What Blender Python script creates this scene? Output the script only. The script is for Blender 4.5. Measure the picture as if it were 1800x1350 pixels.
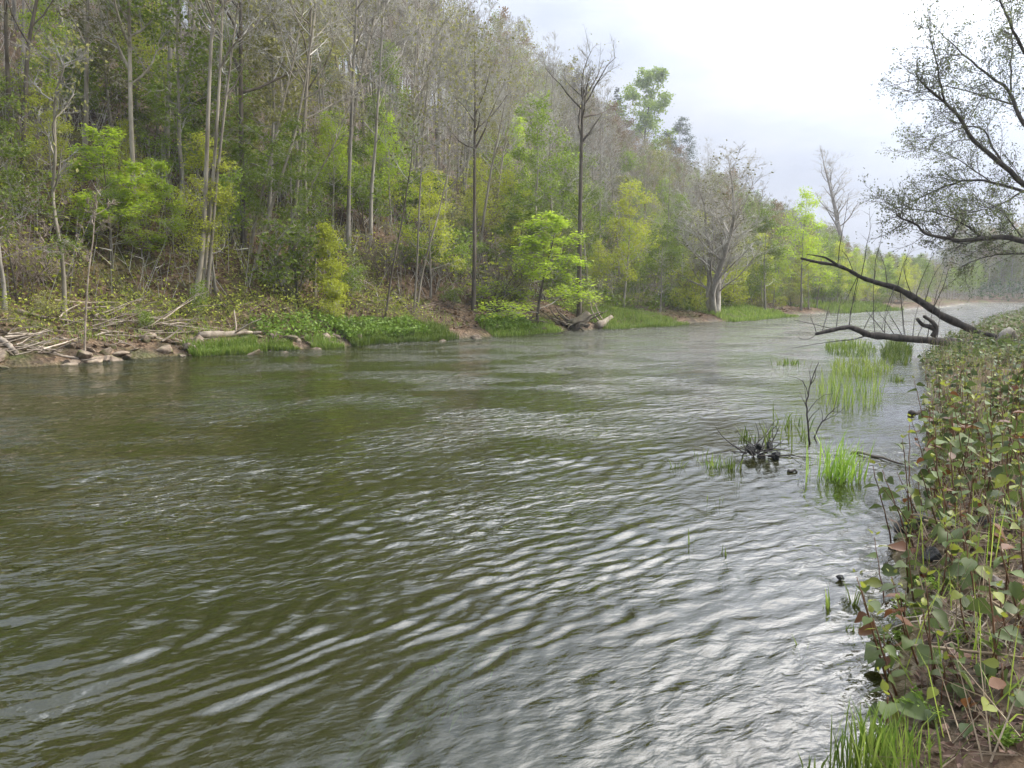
import bpy, math, random
import numpy as np
from mathutils import Vector, Matrix
rad = math.radians
for o in list(bpy.data.objects): bpy.data.objects.remove(o)
scene = bpy.context.scene
COL = scene.collection

# ------------------------------------------------------------------ camera
F_PX, HOR_Y, CAM_H = 1310.0, 515.0, 2.0          # photo pixels (1800 x 1350), metres
PITCH = math.atan((675 - HOR_Y) / F_PX)
cd = bpy.data.cameras.new('camera'); cam = bpy.data.objects.new('camera', cd); COL.objects.link(cam)
cam.location = (0, 0, CAM_H); cam.rotation_euler = (math.pi / 2 - PITCH, 0, 0)
cd.sensor_width = 36; cd.lens = 36 * F_PX / 1800; cd.clip_start = .05; cd.clip_end = 4000
scene.camera = cam

# ------------------------------------------------------------------ sky, sun, exposure
SKY_H, SKY_Z, GLOW_GAIN = 3.6, 14.0, 6.0
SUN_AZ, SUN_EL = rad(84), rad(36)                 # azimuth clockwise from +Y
GLOW_AZ, GLOW_EL = rad(46), rad(45)               # bright patch added to the clouds away from the sun, brightens water reflections
SUN_DIR = Vector((math.sin(SUN_AZ) * math.cos(SUN_EL), math.cos(SUN_AZ) * math.cos(SUN_EL), math.sin(SUN_EL)))
world = bpy.data.worlds.new('World'); scene.world = world; world.use_nodes = True
nt = world.node_tree; N = nt.nodes; Lk = nt.links
for n in list(N): N.remove(n)
def wn(t, **k):
    n = N.new(t)
    for a, b in k.items(): setattr(n, a, b)
    return n
out = wn('ShaderNodeOutputWorld'); bg = wn('ShaderNodeBackground'); bg.inputs['Strength'].default_value = .1
sky = wn('ShaderNodeTexSky', sky_type='NISHITA', sun_disc=False)
sky.sun_elevation = SUN_EL; sky.sun_rotation = SUN_AZ; sky.dust_density = 2.5
tc = wn('ShaderNodeTexCoord'); mp = wn('ShaderNodeMapping'); mp.inputs['Scale'].default_value = (1, 1, 3.2)
Lk.new(tc.outputs['Generated'], mp.inputs['Vector'])
nz = wn('ShaderNodeTexNoise'); nz.inputs['Scale'].default_value = 2.3; nz.inputs['Detail'].default_value = 6; nz.inputs['Roughness'].default_value = .55
Lk.new(mp.outputs['Vector'], nz.inputs['Vector'])
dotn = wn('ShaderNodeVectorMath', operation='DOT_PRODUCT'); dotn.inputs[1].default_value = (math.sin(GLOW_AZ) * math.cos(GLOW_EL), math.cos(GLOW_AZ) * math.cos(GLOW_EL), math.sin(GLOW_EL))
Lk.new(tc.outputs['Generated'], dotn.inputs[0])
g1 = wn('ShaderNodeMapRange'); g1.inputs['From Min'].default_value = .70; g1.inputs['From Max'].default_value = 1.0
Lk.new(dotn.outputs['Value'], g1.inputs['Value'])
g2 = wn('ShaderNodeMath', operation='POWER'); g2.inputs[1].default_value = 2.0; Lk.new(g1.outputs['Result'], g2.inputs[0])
# veil of overcast cloud: horizon to zenith as the standard overcast sky (1 + 2 sin el) / 3, plus the added glow, set apart from the sun
sp_ = wn('ShaderNodeSeparateXYZ'); Lk.new(tc.outputs['Generated'], sp_.inputs[0])
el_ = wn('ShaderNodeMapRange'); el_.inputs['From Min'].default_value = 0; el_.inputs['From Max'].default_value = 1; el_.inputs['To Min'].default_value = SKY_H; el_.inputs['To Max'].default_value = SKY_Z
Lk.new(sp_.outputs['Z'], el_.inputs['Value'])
au = wn('ShaderNodeMath', operation='MULTIPLY_ADD'); au.inputs[1].default_value = GLOW_GAIN; au.inputs[2].default_value = 1.0; Lk.new(g2.outputs[0], au.inputs[0])
cl_ = wn('ShaderNodeMapRange'); cl_.inputs['From Min'].default_value = .3; cl_.inputs['From Max'].default_value = .7; cl_.inputs['To Min'].default_value = .82; cl_.inputs['To Max'].default_value = 1.18; Lk.new(nz.outputs['Fac'], cl_.inputs['Value'])
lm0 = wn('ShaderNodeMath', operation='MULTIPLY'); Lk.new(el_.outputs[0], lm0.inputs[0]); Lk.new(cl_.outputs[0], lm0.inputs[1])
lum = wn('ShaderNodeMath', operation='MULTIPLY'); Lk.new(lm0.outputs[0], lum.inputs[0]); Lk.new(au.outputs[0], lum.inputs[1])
cf = wn('ShaderNodeMath', operation='MULTIPLY_ADD'); cf.inputs[1].default_value = .55; Lk.new(g2.outputs[0], cf.inputs[0]); Lk.new(nz.outputs['Fac'], cf.inputs[2])
ramp = wn('ShaderNodeValToRGB'); Lk.new(cf.outputs[0], ramp.inputs['Fac'])
e = ramp.color_ramp.elements
e[0].position = .30; e[0].color = (.74, .85, 1.10, 1)
e[1].position = .85; e[1].color = (1.0, .99, 1.0, 1)
m_ = e.new(.55); m_.color = (.86, .93, 1.07, 1)
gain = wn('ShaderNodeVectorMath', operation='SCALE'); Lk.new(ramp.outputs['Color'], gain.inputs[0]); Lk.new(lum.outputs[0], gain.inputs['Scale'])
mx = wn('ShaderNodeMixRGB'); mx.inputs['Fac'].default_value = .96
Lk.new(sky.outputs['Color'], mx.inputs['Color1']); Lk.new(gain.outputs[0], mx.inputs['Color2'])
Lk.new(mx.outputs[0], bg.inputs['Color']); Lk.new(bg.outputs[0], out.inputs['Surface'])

sd = bpy.data.lights.new('sun', 'SUN'); sun = bpy.data.objects.new('sun', sd); COL.objects.link(sun)
sd.energy = 3.4; sd.angle = rad(24); sd.color = (1, .93, .80)
sun.rotation_euler = (-SUN_DIR).to_track_quat('-Z', 'Y').to_euler()
vs = scene.view_settings; vs.view_transform = 'Standard'; vs.look = 'None'; vs.gamma = 1; vs.exposure = 0.36; vs.use_curve_mapping = False
scene.render.engine = 'CYCLES'
cy = scene.cycles; cy.use_denoising = True; cy.use_adaptive_sampling = True; cy.adaptive_threshold = .035; cy.max_bounces = 5; cy.diffuse_bounces = 2; cy.glossy_bounces = 2
cy.transmission_bounces = 3; cy.transparent_max_bounces = 8; cy.volume_bounces = 0; cy.sample_clamp_indirect = 4
cy.caustics_reflective = False; cy.caustics_refractive = False

# ------------------------------------------------------------------ helpers
def rng_(seed): return np.random.default_rng(seed)
def norm(a): return a / np.maximum(np.linalg.norm(a, axis=-1, keepdims=True), 1e-9)
def ray(px, py):
    cx, cy_ = (px - 900) / F_PX, -(py - 675) / F_PX
    c, s = math.cos(PITCH), math.sin(PITCH)
    return np.array((cx, c + cy_ * s, -s + cy_ * c))
def at(px, py, Y):
    """point seen at photo pixel (px, py) at depth Y"""
    d = ray(px, py); return np.array((0, 0, CAM_H)) + d * (Y / d[1])
TH = rad(41); SN, CS = math.sin(TH), math.cos(TH)
def to_uv(X, Y): return X * SN + Y * CS, -X * CS + Y * SN
def to_xy(u, v): return u * SN - v * CS, u * CS + v * SN
_r = rng_(5); _K = _r.normal(size=(14, 2)); _PH = _r.uniform(0, 6.28, 14)
def nz2(X, Y, s=1.0, o=0):
    t = 0
    for k in range(7):
        a = _K[(k + o) % 14]; t = t + np.sin((X * a[0] + Y * a[1]) * s * (1 + .35 * k) + _PH[(k + o) % 14])
    return t / 3.0
def bank_left(u):
    b = np.interp(u, [-60, 0, 30, 50, 75, 100, 120, 150, 170, 180, 186, 192, 200, 2000], [24.5, 23.6, 23.4, 23.6, 25, 24, 23.6, 26.5, 28.5, 25, 15, -10, -400, -400])
    return b + .3 * nz2(u, u * 0, .45) + .12 * nz2(u, u * 0, 2.1, 3)
def bank_right(u):
    b = np.interp(u, [-60, 0, 3.6, 10.3, 16, 23.4, 40, 68.7, 95, 130, 145, 155, 162, 170, 2000], [-4, .45, .85, 2.0, 3.2, 5.0, 7, 9.4, 11, 10.5, 6, -5, -40, -400, -400])
    return b + .12 * nz2(u, u * 0, 1.3, 2) + .06 * nz2(u, u * 0, 4.0, 5)
def sstep(t): t = np.clip(t, 0, 1); return t * t * (3 - 2 * t)
def hgt(X, Y):
    X = np.asarray(X, float); Y = np.asarray(Y, float)
    u, v = to_uv(X, Y); vl, vr = bank_left(u), bank_right(u)
    dl, dr = v - vl, vr - v
    w = np.interp(u, [25, 55], [1, .15])
    p = np.clip(dl, 0, None)
    zl = .38 * (1 - np.exp(-p / .4)) + .04 * np.clip(p, 0, 25) + .36 * w * np.clip(p - .7, 0, 6)
    vh = np.interp(u, [0, 30, 55, 120], [27, 27.5, 32, 34]); Hh = np.interp(u, [-80, 165, 220, 320, 420, 600], [44, 38, 14, 5, 4, 3])
    t = np.clip((v - vh) / 90, 0, 1); zl = zl + Hh * (1 - (1 - t) ** 1.25)
    zl = zl + np.clip(nz2(X, Y, .35, 1), -1.2, 1.2) * .35 * sstep(p / 6) + nz2(X, Y, 1.6, 4) * .06 * sstep(p / 1)
    zl = zl + 45 * sstep((u - 330) / 260) * sstep((60 - v) / 80)
    q = np.clip(dr, 0, None)
    zr = .24 * (1 - np.exp(-q / .35)) + .05 * np.clip(q, 0, 8) + .015 * np.clip(q - 8, 0, 80)
    zr = zr + nz2(X, Y, 2.2, 2) * .035 * sstep(q / .5) + nz2(X, Y, 6, 6) * .012
    el, er = np.clip(-dl, 0, None), np.clip(-dr, 0, None)
    zb = -np.minimum(.03 + 1.0 * (1 - np.exp(-el / 1.6)), .03 + 1.0 * (1 - np.exp(-er / 4.5))) + .03 * nz2(X, Y, 2.5, 5) * sstep(er / 1.5)
    return np.where(dl > 0, zl, np.where(dr > 0, zr, zb))
def hit(px, py, ymax=400, base=None):
    """first ground (or water level) point along the photo pixel's ray"""
    d = ray(px, py); d = d / d[1]
    Ys = np.concatenate([np.linspace(1.5, 60, 1500), np.linspace(60.1, ymax, 1500)])
    P = np.array((0, 0, CAM_H)) + Ys[:, None] * d
    g = np.maximum(hgt(P[:, 0], P[:, 1]), 0.0)
    k = np.argmax(P[:, 2] <= g)
    p = P[k]; return np.array((p[0], p[1], float(hgt(p[0], p[1]))))
def gz(x, y): return float(hgt(x, y))

class MB:
    def __init__(s): s.v = []; s.t = []; s.q = []; s.n = 0
    def add(s, v, t=None, q=None):
        v = np.asarray(v, float).reshape(-1, 3)
        if t is not None and len(t): s.t.append(np.asarray(t, int) + s.n)
        if q is not None and len(q): s.q.append(np.asarray(q, int) + s.n)
        s.v.append(v); s.n += len(v)
    def tube(s, pts, r, sides=5, cap=True):
        pts = np.asarray(pts, float); n = len(pts); r = np.broadcast_to(np.asarray(r, float), (n,))
        tan = norm(np.gradient(pts, axis=0)); ref = np.array((1., .13, .07)) if abs(norm(pts[-1] - pts[0])[0]) < .8 else np.array((.07, .13, 1.))
        a = norm(np.cross(tan, ref)); b = np.cross(tan, a)
        th = np.arange(sides) * 2 * np.pi / sides
        ring = pts[:, None] + r[:, None, None] * (a[:, None] * np.cos(th)[None, :, None] + b[:, None] * np.sin(th)[None, :, None])
        i = np.arange(n - 1)[:, None] * sides; j = np.arange(sides)[None]; k = (j + 1) % sides
        q = np.stack([i + j, i + k, i + sides + k, i + sides + j], -1).reshape(-1, 4)
        v = ring.reshape(-1, 3); t = []
        if cap:
            v = np.vstack([v, pts[0], pts[-1]])
            for jj in range(sides):
                t.append((jj, n * sides, (jj + 1) % sides)); t.append(((n - 1) * sides + jj, (n - 1) * sides + (jj + 1) % sides, n * sides + 1))
        s.add(v, t, q)
    def spikes(s, p, tip, r):
        """many thin three sided twigs from p to tip"""
        p = np.asarray(p); tip = np.asarray(tip); n = len(p)
        if n == 0: return
        d = norm(tip - p); ref = np.where(np.abs(d[:, 2:3]) < .8, np.array((0, 0, 1.)), np.array((1., 0, 0)))
        a = norm(np.cross(d, ref)); b = np.cross(d, a); r = np.broadcast_to(np.asarray(r, float), (n,))[:, None]
        v = np.stack([p + a * r, p + (-.5 * a + .866 * b) * r, p + (-.5 * a - .866 * b) * r, tip], 1).reshape(-1, 3)
        i = np.arange(n)[:, None] * 4
        s.add(v, np.concatenate([i + [0, 1, 3], i + [1, 2, 3], i + [2, 0, 3]]))
    def leaves(s, p, rg, size, wid=.6, flat=.0, ax=None, var=.4):
        """leaf-sized rhombic faces, random orientation (flat -> 1 near horizontal)"""
        p = np.asarray(p); n = len(p)
        if n == 0: return
        nn = rg.normal(size=(n, 3)); nn[:, 2] += flat * 4; nn = norm(nn)
        a = rg.normal(size=(n, 3)) if ax is None else ax + .35 * rg.normal(size=(n, 3))
        a = norm(a - nn * (a * nn).sum(1, keepdims=True)); b = np.cross(nn, a)
        L = (size * (1 + var * rg.uniform(-1, 1, n)))[:, None]; W = L * wid
        bend = nn * L * .12
        v = np.stack([p - a * L * .5, p + b * W * .5 + bend, p + a * L * .5, p - b * W * .5 + bend], 1).reshape(-1, 3)
        i = np.arange(n)[:, None] * 4; s.add(v, q=i + [0, 1, 2, 3])
    def blades(s, p, tip, w, bend=None):
        """grass blades: base quad + tip triangle"""
        p = np.asarray(p); tip = np.asarray(tip); n = len(p)
        if n == 0: return
        d = tip - p; a = norm(np.cross(d, np.array((0, 0, 1.)) + .001)); w = np.broadcast_to(np.asarray(w, float), (n,))[:, None]
        yaw = np.random.default_rng(n).uniform(-1, 1, (n, 1)); a = norm(a + norm(np.cross(a, d)) * yaw)
        m = p + d * .55 + (np.array((0, 0, .13)) * np.linalg.norm(d, axis=1, keepdims=True) if bend is None else bend)
        v = np.stack([p - a * w * .5, p + a * w * .5, m + a * w * .42, m - a * w * .42, tip], 1).reshape(-1, 3)
        i = np.arange(n)[:, None] * 5; s.add(v, i + [3, 2, 4], i + [0, 1, 2, 3])
    def mesh(s, name, mats, smooth=False, idx=None):
        me = bpy.data.meshes.new(name)
        v = np.concatenate(s.v) if s.v else np.zeros((0, 3))
        t = np.concatenate(s.t) if s.t else np.zeros((0, 3), int); q = np.concatenate(s.q) if s.q else np.zeros((0, 4), int)
        me.vertices.add(len(v)); me.vertices.foreach_set('co', v.astype(np.float32).ravel())
        me.loops.add(t.size + q.size); me.loops.foreach_set('vertex_index', np.concatenate([t.ravel(), q.ravel()]).astype(np.int32))
        me.polygons.add(len(t) + len(q))
        me.polygons.foreach_set('loop_start', np.concatenate([np.arange(len(t)) * 3, t.size + np.arange(len(q)) * 4]).astype(np.int32))
        me.polygons.foreach_set('use_smooth', np.full(len(t) + len(q), smooth))
        me.update(calc_edges=True); me.validate()
        for m in (mats if isinstance(mats, (list, tuple)) else [mats]): me.materials.append(m)
        return me
    def merge(s, o): 
        for v in [np.concatenate(o.v)] if o.v else []:
            s.add(v, np.concatenate(o.t) if o.t else None, np.concatenate(o.q) if o.q else None)
def two_mesh(name, A, ma, B, mb):
    """one mesh of two builders with a material each"""
    M_ = MB(); M_.merge(A); nt_, nq = sum(len(x) for x in M_.t), sum(len(x) for x in M_.q); M_.merge(B)
    T, Q = sum(len(x) for x in M_.t), sum(len(x) for x in M_.q)
    me = M_.mesh(name, [ma, mb])
    ix = np.zeros(T + Q, np.int32); ix[nt_:T] = 1; ix[T + nq:] = 1
    me.polygons.foreach_set('material_index', ix); return me
def obj(name, me, parent=None, loc=None, rot=None, sc=None, **props):
    o = bpy.data.objects.new(name, me); COL.objects.link(o)
    if parent is not None: o.parent = parent
    if loc is not None: o.location = [float(a) for a in loc]
    if rot is not None: o.rotation_euler = [float(a) for a in rot]
    if sc is not None: o.scale = (sc, sc, sc) if np.isscalar(sc) else sc
    for k, x in props.items():
        if x is not None: o[k] = x
    return o
def thing(name, label, category, loc=(0, 0, 0), rotz=0, sc=1, group=None): return obj(name, None, None, loc, (0, 0, rotz), sc, label=label, category=category, group=group)

# ------------------------------------------------------------------ materials
def mat(name):
    m = bpy.data.materials.new(name); m.use_nodes = True; t = m.node_tree
    for n in list(t.nodes): t.nodes.remove(n)
    o = t.nodes.new('ShaderNodeOutputMaterial')
    def nd(ty, **k):
        n = t.nodes.new(ty)
        for a, b in k.items():
            if a == 'i':
                for kk, vv in b.items(): n.inputs[kk].default_value = vv
            else: setattr(n, a, b)
        return n
    return m, nd, t.links.new, o
def col4(c): return (c[0], c[1], c[2], 1)
def leaf_mat(name, c1, c2, trans=.4, rough=.55, spec=.25, vary=.35):
    m, nd, ln, o = mat(name)
    g = nd('ShaderNodeNewGeometry'); oi = nd('ShaderNodeObjectInfo')
    mx = nd('ShaderNodeMixRGB', i={'Color1': col4(c1), 'Color2': col4(c2)}); ln(g.outputs['Random Per Island'], mx.inputs['Fac'])
    mr = nd('ShaderNodeMapRange', i={'To Min': 1 - vary, 'To Max': 1 + vary}); ln(oi.outputs['Random'], mr.inputs['Value'])
    sc = nd('ShaderNodeVectorMath', operation='SCALE'); ln(mx.outputs[0], sc.inputs[0]); ln(mr.outputs[0], sc.inputs['Scale'])
    p = nd('ShaderNodeBsdfPrincipled', i={'Roughness': rough, 'Specular IOR Level': spec}); ln(sc.outputs[0], p.inputs['Base Color'])
    tr = nd('ShaderNodeBsdfTranslucent'); ln(sc.outputs[0], tr.inputs['Color'])
    ms = nd('ShaderNodeMixShader', i={'Fac': trans}); ln(p.outputs[0], ms.inputs[1]); ln(tr.outputs[0], ms.inputs[2]); ln(ms.outputs[0], o.inputs['Surface'])
    return m
def bark_mat(name, c1, c2, scale=3.0, stretch=.25, rough=.9, vary=.25, bump=.3, moss=None):
    m, nd, ln, o = mat(name)
    tcn = nd('ShaderNodeTexCoord'); mpn = nd('ShaderNodeMapping', i={'Scale': (1, 1, stretch)}); ln(tcn.outputs['Object'], mpn.inputs['Vector'])
    n1 = nd('ShaderNodeTexNoise', i={'Scale': scale, 'Detail': 5, 'Roughness': .65}); ln(mpn.outputs[0], n1.inputs['Vector'])
    rp = nd('ShaderNodeValToRGB'); rp.color_ramp.elements[0].position = .35; rp.color_ramp.elements[1].position = .66
    rp.color_ramp.elements[0].color = col4(c1); rp.color_ramp.elements[1].color = col4(c2); ln(n1.outputs['Fac'], rp.inputs['Fac'])
    src = rp.outputs[0]
    if moss is not None:
        n2 = nd('ShaderNodeTexNoise', i={'Scale': scale * .35, 'Detail': 3}); ln(tcn.outputs['Object'], n2.inputs['Vector'])
        r2 = nd('ShaderNodeMapRange', i={'From Min': .5, 'From Max': .62}); ln(n2.outputs['Fac'], r2.inputs['Value'])
        m2 = nd('ShaderNodeMixRGB', i={'Color2': col4(moss)}); ln(r2.outputs[0], m2.inputs['Fac']); ln(src, m2.inputs['Color1']); src = m2.outputs[0]
    oi = nd('ShaderNodeObjectInfo'); mr = nd('ShaderNodeMapRange', i={'To Min': 1 - vary, 'To Max': 1 + vary}); ln(oi.outputs['Random'], mr.inputs['Value'])
    sc = nd('ShaderNodeVectorMath', operation='SCALE'); ln(src, sc.inputs[0]); ln(mr.outputs[0], sc.inputs['Scale'])
    p = nd('ShaderNodeBsdfPrincipled', i={'Roughness': rough, 'Specular IOR Level': .2}); ln(sc.outputs[0], p.inputs['Base Color'])
    if bump:
        b = nd('ShaderNodeBump', i={'Strength': bump, 'Distance': .03}); ln(n1.outputs['Fac'], b.inputs['Height']); ln(b.outputs[0], p.inputs['Normal'])
    ln(p.outputs[0], o.inputs['Surface']); return m
M = {}
M['grey_bark'] = bark_mat('grey_bark', (.17, .155, .13), (.41, .38, .33))
M['pale_bark'] = bark_mat('pale_bark', (.16, .14, .105), (.43, .39, .32), 2.2)
M['brown_bark'] = bark_mat('brown_bark', (.07, .058, .045), (.19, .165, .13))
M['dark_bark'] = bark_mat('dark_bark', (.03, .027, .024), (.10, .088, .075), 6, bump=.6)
M['twig'] = bark_mat('twig', (.29, .275, .25), (.52, .50, .45), 1.0, 1, bump=0)
M['red_twig'] = bark_mat('red_twig', (.22, .175, .145), (.37, .31, .26), 1.0, 1, bump=0)
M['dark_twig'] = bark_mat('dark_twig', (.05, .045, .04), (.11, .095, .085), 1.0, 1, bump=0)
M['drift'] = bark_mat('drift', (.20, .16, .12), (.48, .41, .33), 4, 1)
M['dry_cane'] = bark_mat('dry_cane', (.22, .16, .10), (.50, .41, .29), 2, 1, bump=0)
M['leaf_olive'] = leaf_mat('leaf_olive', (.19, .20, .06), (.36, .35, .12))
M['leaf_green'] = leaf_mat('leaf_green', (.15, .23, .03), (.31, .40, .065))
M['leaf_lime'] = leaf_mat('leaf_lime', (.32, .46, .035), (.54, .66, .07), .5, vary=.15)
M['leaf_yellow'] = leaf_mat('leaf_yellow', (.36, .42, .04), (.60, .63, .09), .5, vary=.15)
M['leaf_gold'] = leaf_mat('leaf_gold', (.22, .17, .07), (.36, .29, .12), .4, vary=.15)
M['leaf_rust'] = leaf_mat('leaf_rust', (.20, .15, .09), (.32, .24, .15), .4)
M['leaf_dark'] = leaf_mat('leaf_dark', (.03, .06, .018), (.075, .12, .035), .35)
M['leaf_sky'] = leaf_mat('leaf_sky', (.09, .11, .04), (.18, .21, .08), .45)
M['needle'] = leaf_mat('needle', (.03, .05, .025), (.075, .11, .05), .2)
M['grass'] = leaf_mat('grass', (.09, .17, .02), (.27, .34, .07), .45, .4, .4)
M['grass_pale'] = leaf_mat('grass_pale', (.16, .24, .03), (.33, .40, .08), .45, .4, .4)
M['herb'] = leaf_mat('herb', (.15, .27, .03), (.32, .46, .07), .35, .45, .4)
M['dry_leaf'] = leaf_mat('dry_leaf', (.10, .062, .035), (.32, .22, .14), .15, .8, .15)
M['litter'] = leaf_mat('litter', (.07, .035, .025), (.30, .20, .15), .1, .7, .2)

def ground_mat():
    m, nd, ln, o = mat('ground_litter')
    g = nd('ShaderNodeNewGeometry'); sp = nd('ShaderNodeSeparateXYZ'); ln(g.outputs['Position'], sp.inputs[0])
    def noise(s, d=5, r=.6):
        n = nd('ShaderNodeTexNoise', i={'Scale': s, 'Detail': d, 'Roughness': r}); ln(g.outputs['Position'], n.inputs['Vector']); return n.outputs['Fac']
    def ramp(src, cs):
        rp = nd('ShaderNodeValToRGB'); ln(src, rp.inputs['Fac']); els = rp.color_ramp.elements
        while len(els) < len(cs): els.new(.5)
        for el, (p, c) in zip(els, cs): el.position = p; el.color = col4(c)
        return rp.outputs[0]
    def mix(f, a, b):
        x = nd('ShaderNodeMixRGB')
        ln(f, x.inputs['Fac']); ln(a, x.inputs['Color1']); ln(b, x.inputs['Color2']); return x.outputs[0]
    vo = nd('ShaderNodeTexVoronoi', i={'Scale': 9.0}); ln(g.outputs['Position'], vo.inputs['Vector'])
    sepc = nd('ShaderNodeSeparateXYZ'); ln(vo.outputs['Color'], sepc.inputs[0])
    litter = ramp(sepc.outputs[0], [(.0, (.055, .035, .022)), (.4, (.13, .085, .05)), (.75, (.20, .135, .085)), (1, (.28, .20, .135))])
    soil = ramp(noise(3.0), [(.3, (.035, .026, .018)), (.7, (.11, .08, .05))])
    land = mix(ramp(noise(1.1, 4), [(.4, (0, 0, 0)), (.6, (1, 1, 1))]), soil, litter)
    green = ramp(noise(7), [(.3, (.045, .075, .015)), (.7, (.12, .16, .03))])
    land = mix(ramp(noise(.23, 5, .7), [(.50, (0, 0, 0)), (.66, (.75, .75, .75))]), land, green)
    vb = nd('ShaderNodeTexVoronoi', i={'Scale': 5.0}); ln(g.outputs['Position'], vb.inputs['Vector'])
    sb = nd('ShaderNodeSeparateXYZ'); ln(vb.outputs['Color'], sb.inputs[0])
    cob = ramp(sb.outputs[1], [(0, (.05, .042, .022)), (.5, (.12, .095, .045)), (1, (.22, .19, .11))])
    algae = ramp(noise(.8, 4), [(.35, (.10, .075, .03)), (.65, (.085, .095, .025))])
    bed = mix(ramp(noise(.9, 3), [(.42, (0, 0, 0)), (.6, (.8, .8, .8))]), algae, cob)
    mr = nd('ShaderNodeMapRange', i={'From Min': -.06, 'From Max': .10}); ln(sp.outputs['Z'], mr.inputs['Value'])
    colr = mix(mr.outputs[0], bed, land)
    p = nd('ShaderNodeBsdfPrincipled', i={'Specular IOR Level': .2}); ln(colr, p.inputs['Base Color'])
    rr = nd('ShaderNodeMapRange', i={'From Min': .05, 'From Max': .3, 'To Min': .45, 'To Max': .95}); ln(sp.outputs['Z'], rr.inputs['Value']); ln(rr.outputs[0], p.inputs['Roughness'])
    b = nd('ShaderNodeBump', i={'Strength': .8, 'Distance': .06}); ad = nd('ShaderNodeMath', operation='ADD'); ln(noise(11, 4), ad.inputs[0]); ln(vo.outputs['Distance'], ad.inputs[1])
    ln(ad.outputs[0], b.inputs['Height']); ln(b.outputs[0], p.inputs['Normal']); ln(p.outputs[0], o.inputs['Surface']); return m
M['weed_mix'] = leaf_mat('weed_mix', (.12, .15, .03), (.40, .43, .07), .4)
M['ground'] = ground_mat()

def water_mat():
    m, nd, ln, o = mat('river_water')
    g = nd('ShaderNodeNewGeometry'); sh_ = nd('ShaderNodeAttribute', attribute_name='shelter')
    def bump(az, s, st, dist, strength, prev=None, det=3):
        mp1 = nd('ShaderNodeMapping', vector_type='POINT', i={'Rotation': (0, 0, rad(az))}); ln(g.outputs['Position'], mp1.inputs['Vector'])
        mp2 = nd('ShaderNodeMapping', i={'Scale': (st, 1, 1)}); ln(mp1.outputs[0], mp2.inputs['Vector'])
        n = nd('ShaderNodeTexNoise', i={'Scale': s, 'Detail': det, 'Roughness': .5, 'Distortion': .4}); ln(mp2.outputs[0], n.inputs['Vector'])
        b = nd('ShaderNodeBump', i={'Strength': strength, 'Distance': dist}); ln(n.outputs['Fac'], b.inputs['Height']); ln(sh_.outputs['Fac'], b.inputs['Strength'])
        if prev: ln(prev, b.inputs['Normal'])
        return b.outputs[0]
    # x axis of the noise runs along the crests (azimuth ~60 deg from +Y)
    nrm = bump(-22, 3.2, .45, .055, 1.0)
    nrm = bump(-32, 9.0, .5, .046, 1.0, nrm)
    nrm = bump(-15, 26, .5, .009, 1.0, nrm, 2)
    at_ = nd('ShaderNodeAttribute', attribute_name='turbid')
    fr = nd('ShaderNodeFresnel', i={'IOR': 1.7}); ln(nrm, fr.inputs['Normal'])
    gl = nd('ShaderNodeBsdfGlossy', i={'Roughness': .015, 'Color': (1, 1, 1, 1)}); ln(nrm, gl.inputs['Normal'])
    df = nd('ShaderNodeBsdfDiffuse'); 
    ns = nd('ShaderNodeTexNoise', i={'Scale': .35, 'Detail': 3}); ln(g.outputs['Position'], ns.inputs['Vector'])
    cr = nd('ShaderNodeMixRGB', i={'Color1': (.015, .023, .006, 1), 'Color2': (.033, .029, .007, 1)}); ln(ns.outputs['Fac'], cr.inputs['Fac']); ln(cr.outputs[0], df.inputs['Color'])
    tr = nd('ShaderNodeBsdfTransparent', i={'Color': (.80, .78, .58, 1)})
    ms = nd('ShaderNodeMixShader'); ln(at_.outputs['Fac'], ms.inputs['Fac']); ln(tr.outputs[0], ms.inputs[1]); ln(df.outputs[0], ms.inputs[2])
    mf = nd('ShaderNodeMixShader'); ln(fr.outputs[0], mf.inputs['Fac']); ln(ms.outputs[0], mf.inputs[1]); ln(gl.outputs[0], mf.inputs[2])
    ln(mf.outputs[0], o.inputs['Surface']); return m
M['water'] = water_mat()

# ------------------------------------------------------------------ ground sheet
def spaced(lo, hi, c, step, grow):
    a = [c]; s = step
    while a[-1] < hi: a.append(a[-1] + s); s *= grow
    b = [c]; s = step
    while b[-1] > lo: b.append(b[-1] - s); s *= grow
    return np.array(b[:0:-1] + a)
def grid(name, xs, ys, zf, m):
    X, Y = np.meshgrid(xs, ys); Z = zf(X, Y); nx, ny = len(xs), len(ys)
    i = (np.arange(ny - 1)[:, None] * nx + np.arange(nx - 1)[None]).reshape(-1, 1)
    b = MB(); b.add(np.stack([X, Y, Z], -1).reshape(-1, 3), q=i + [0, 1, nx + 1, nx]); return b.mesh(name, m, True)
g_me = grid('ground', spaced(-330, 720, 3, .09, 1.014), spaced(-120, 760, 5, .09, 1.014), hgt, M['ground'])
obj('ground', g_me, kind='structure')

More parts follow.
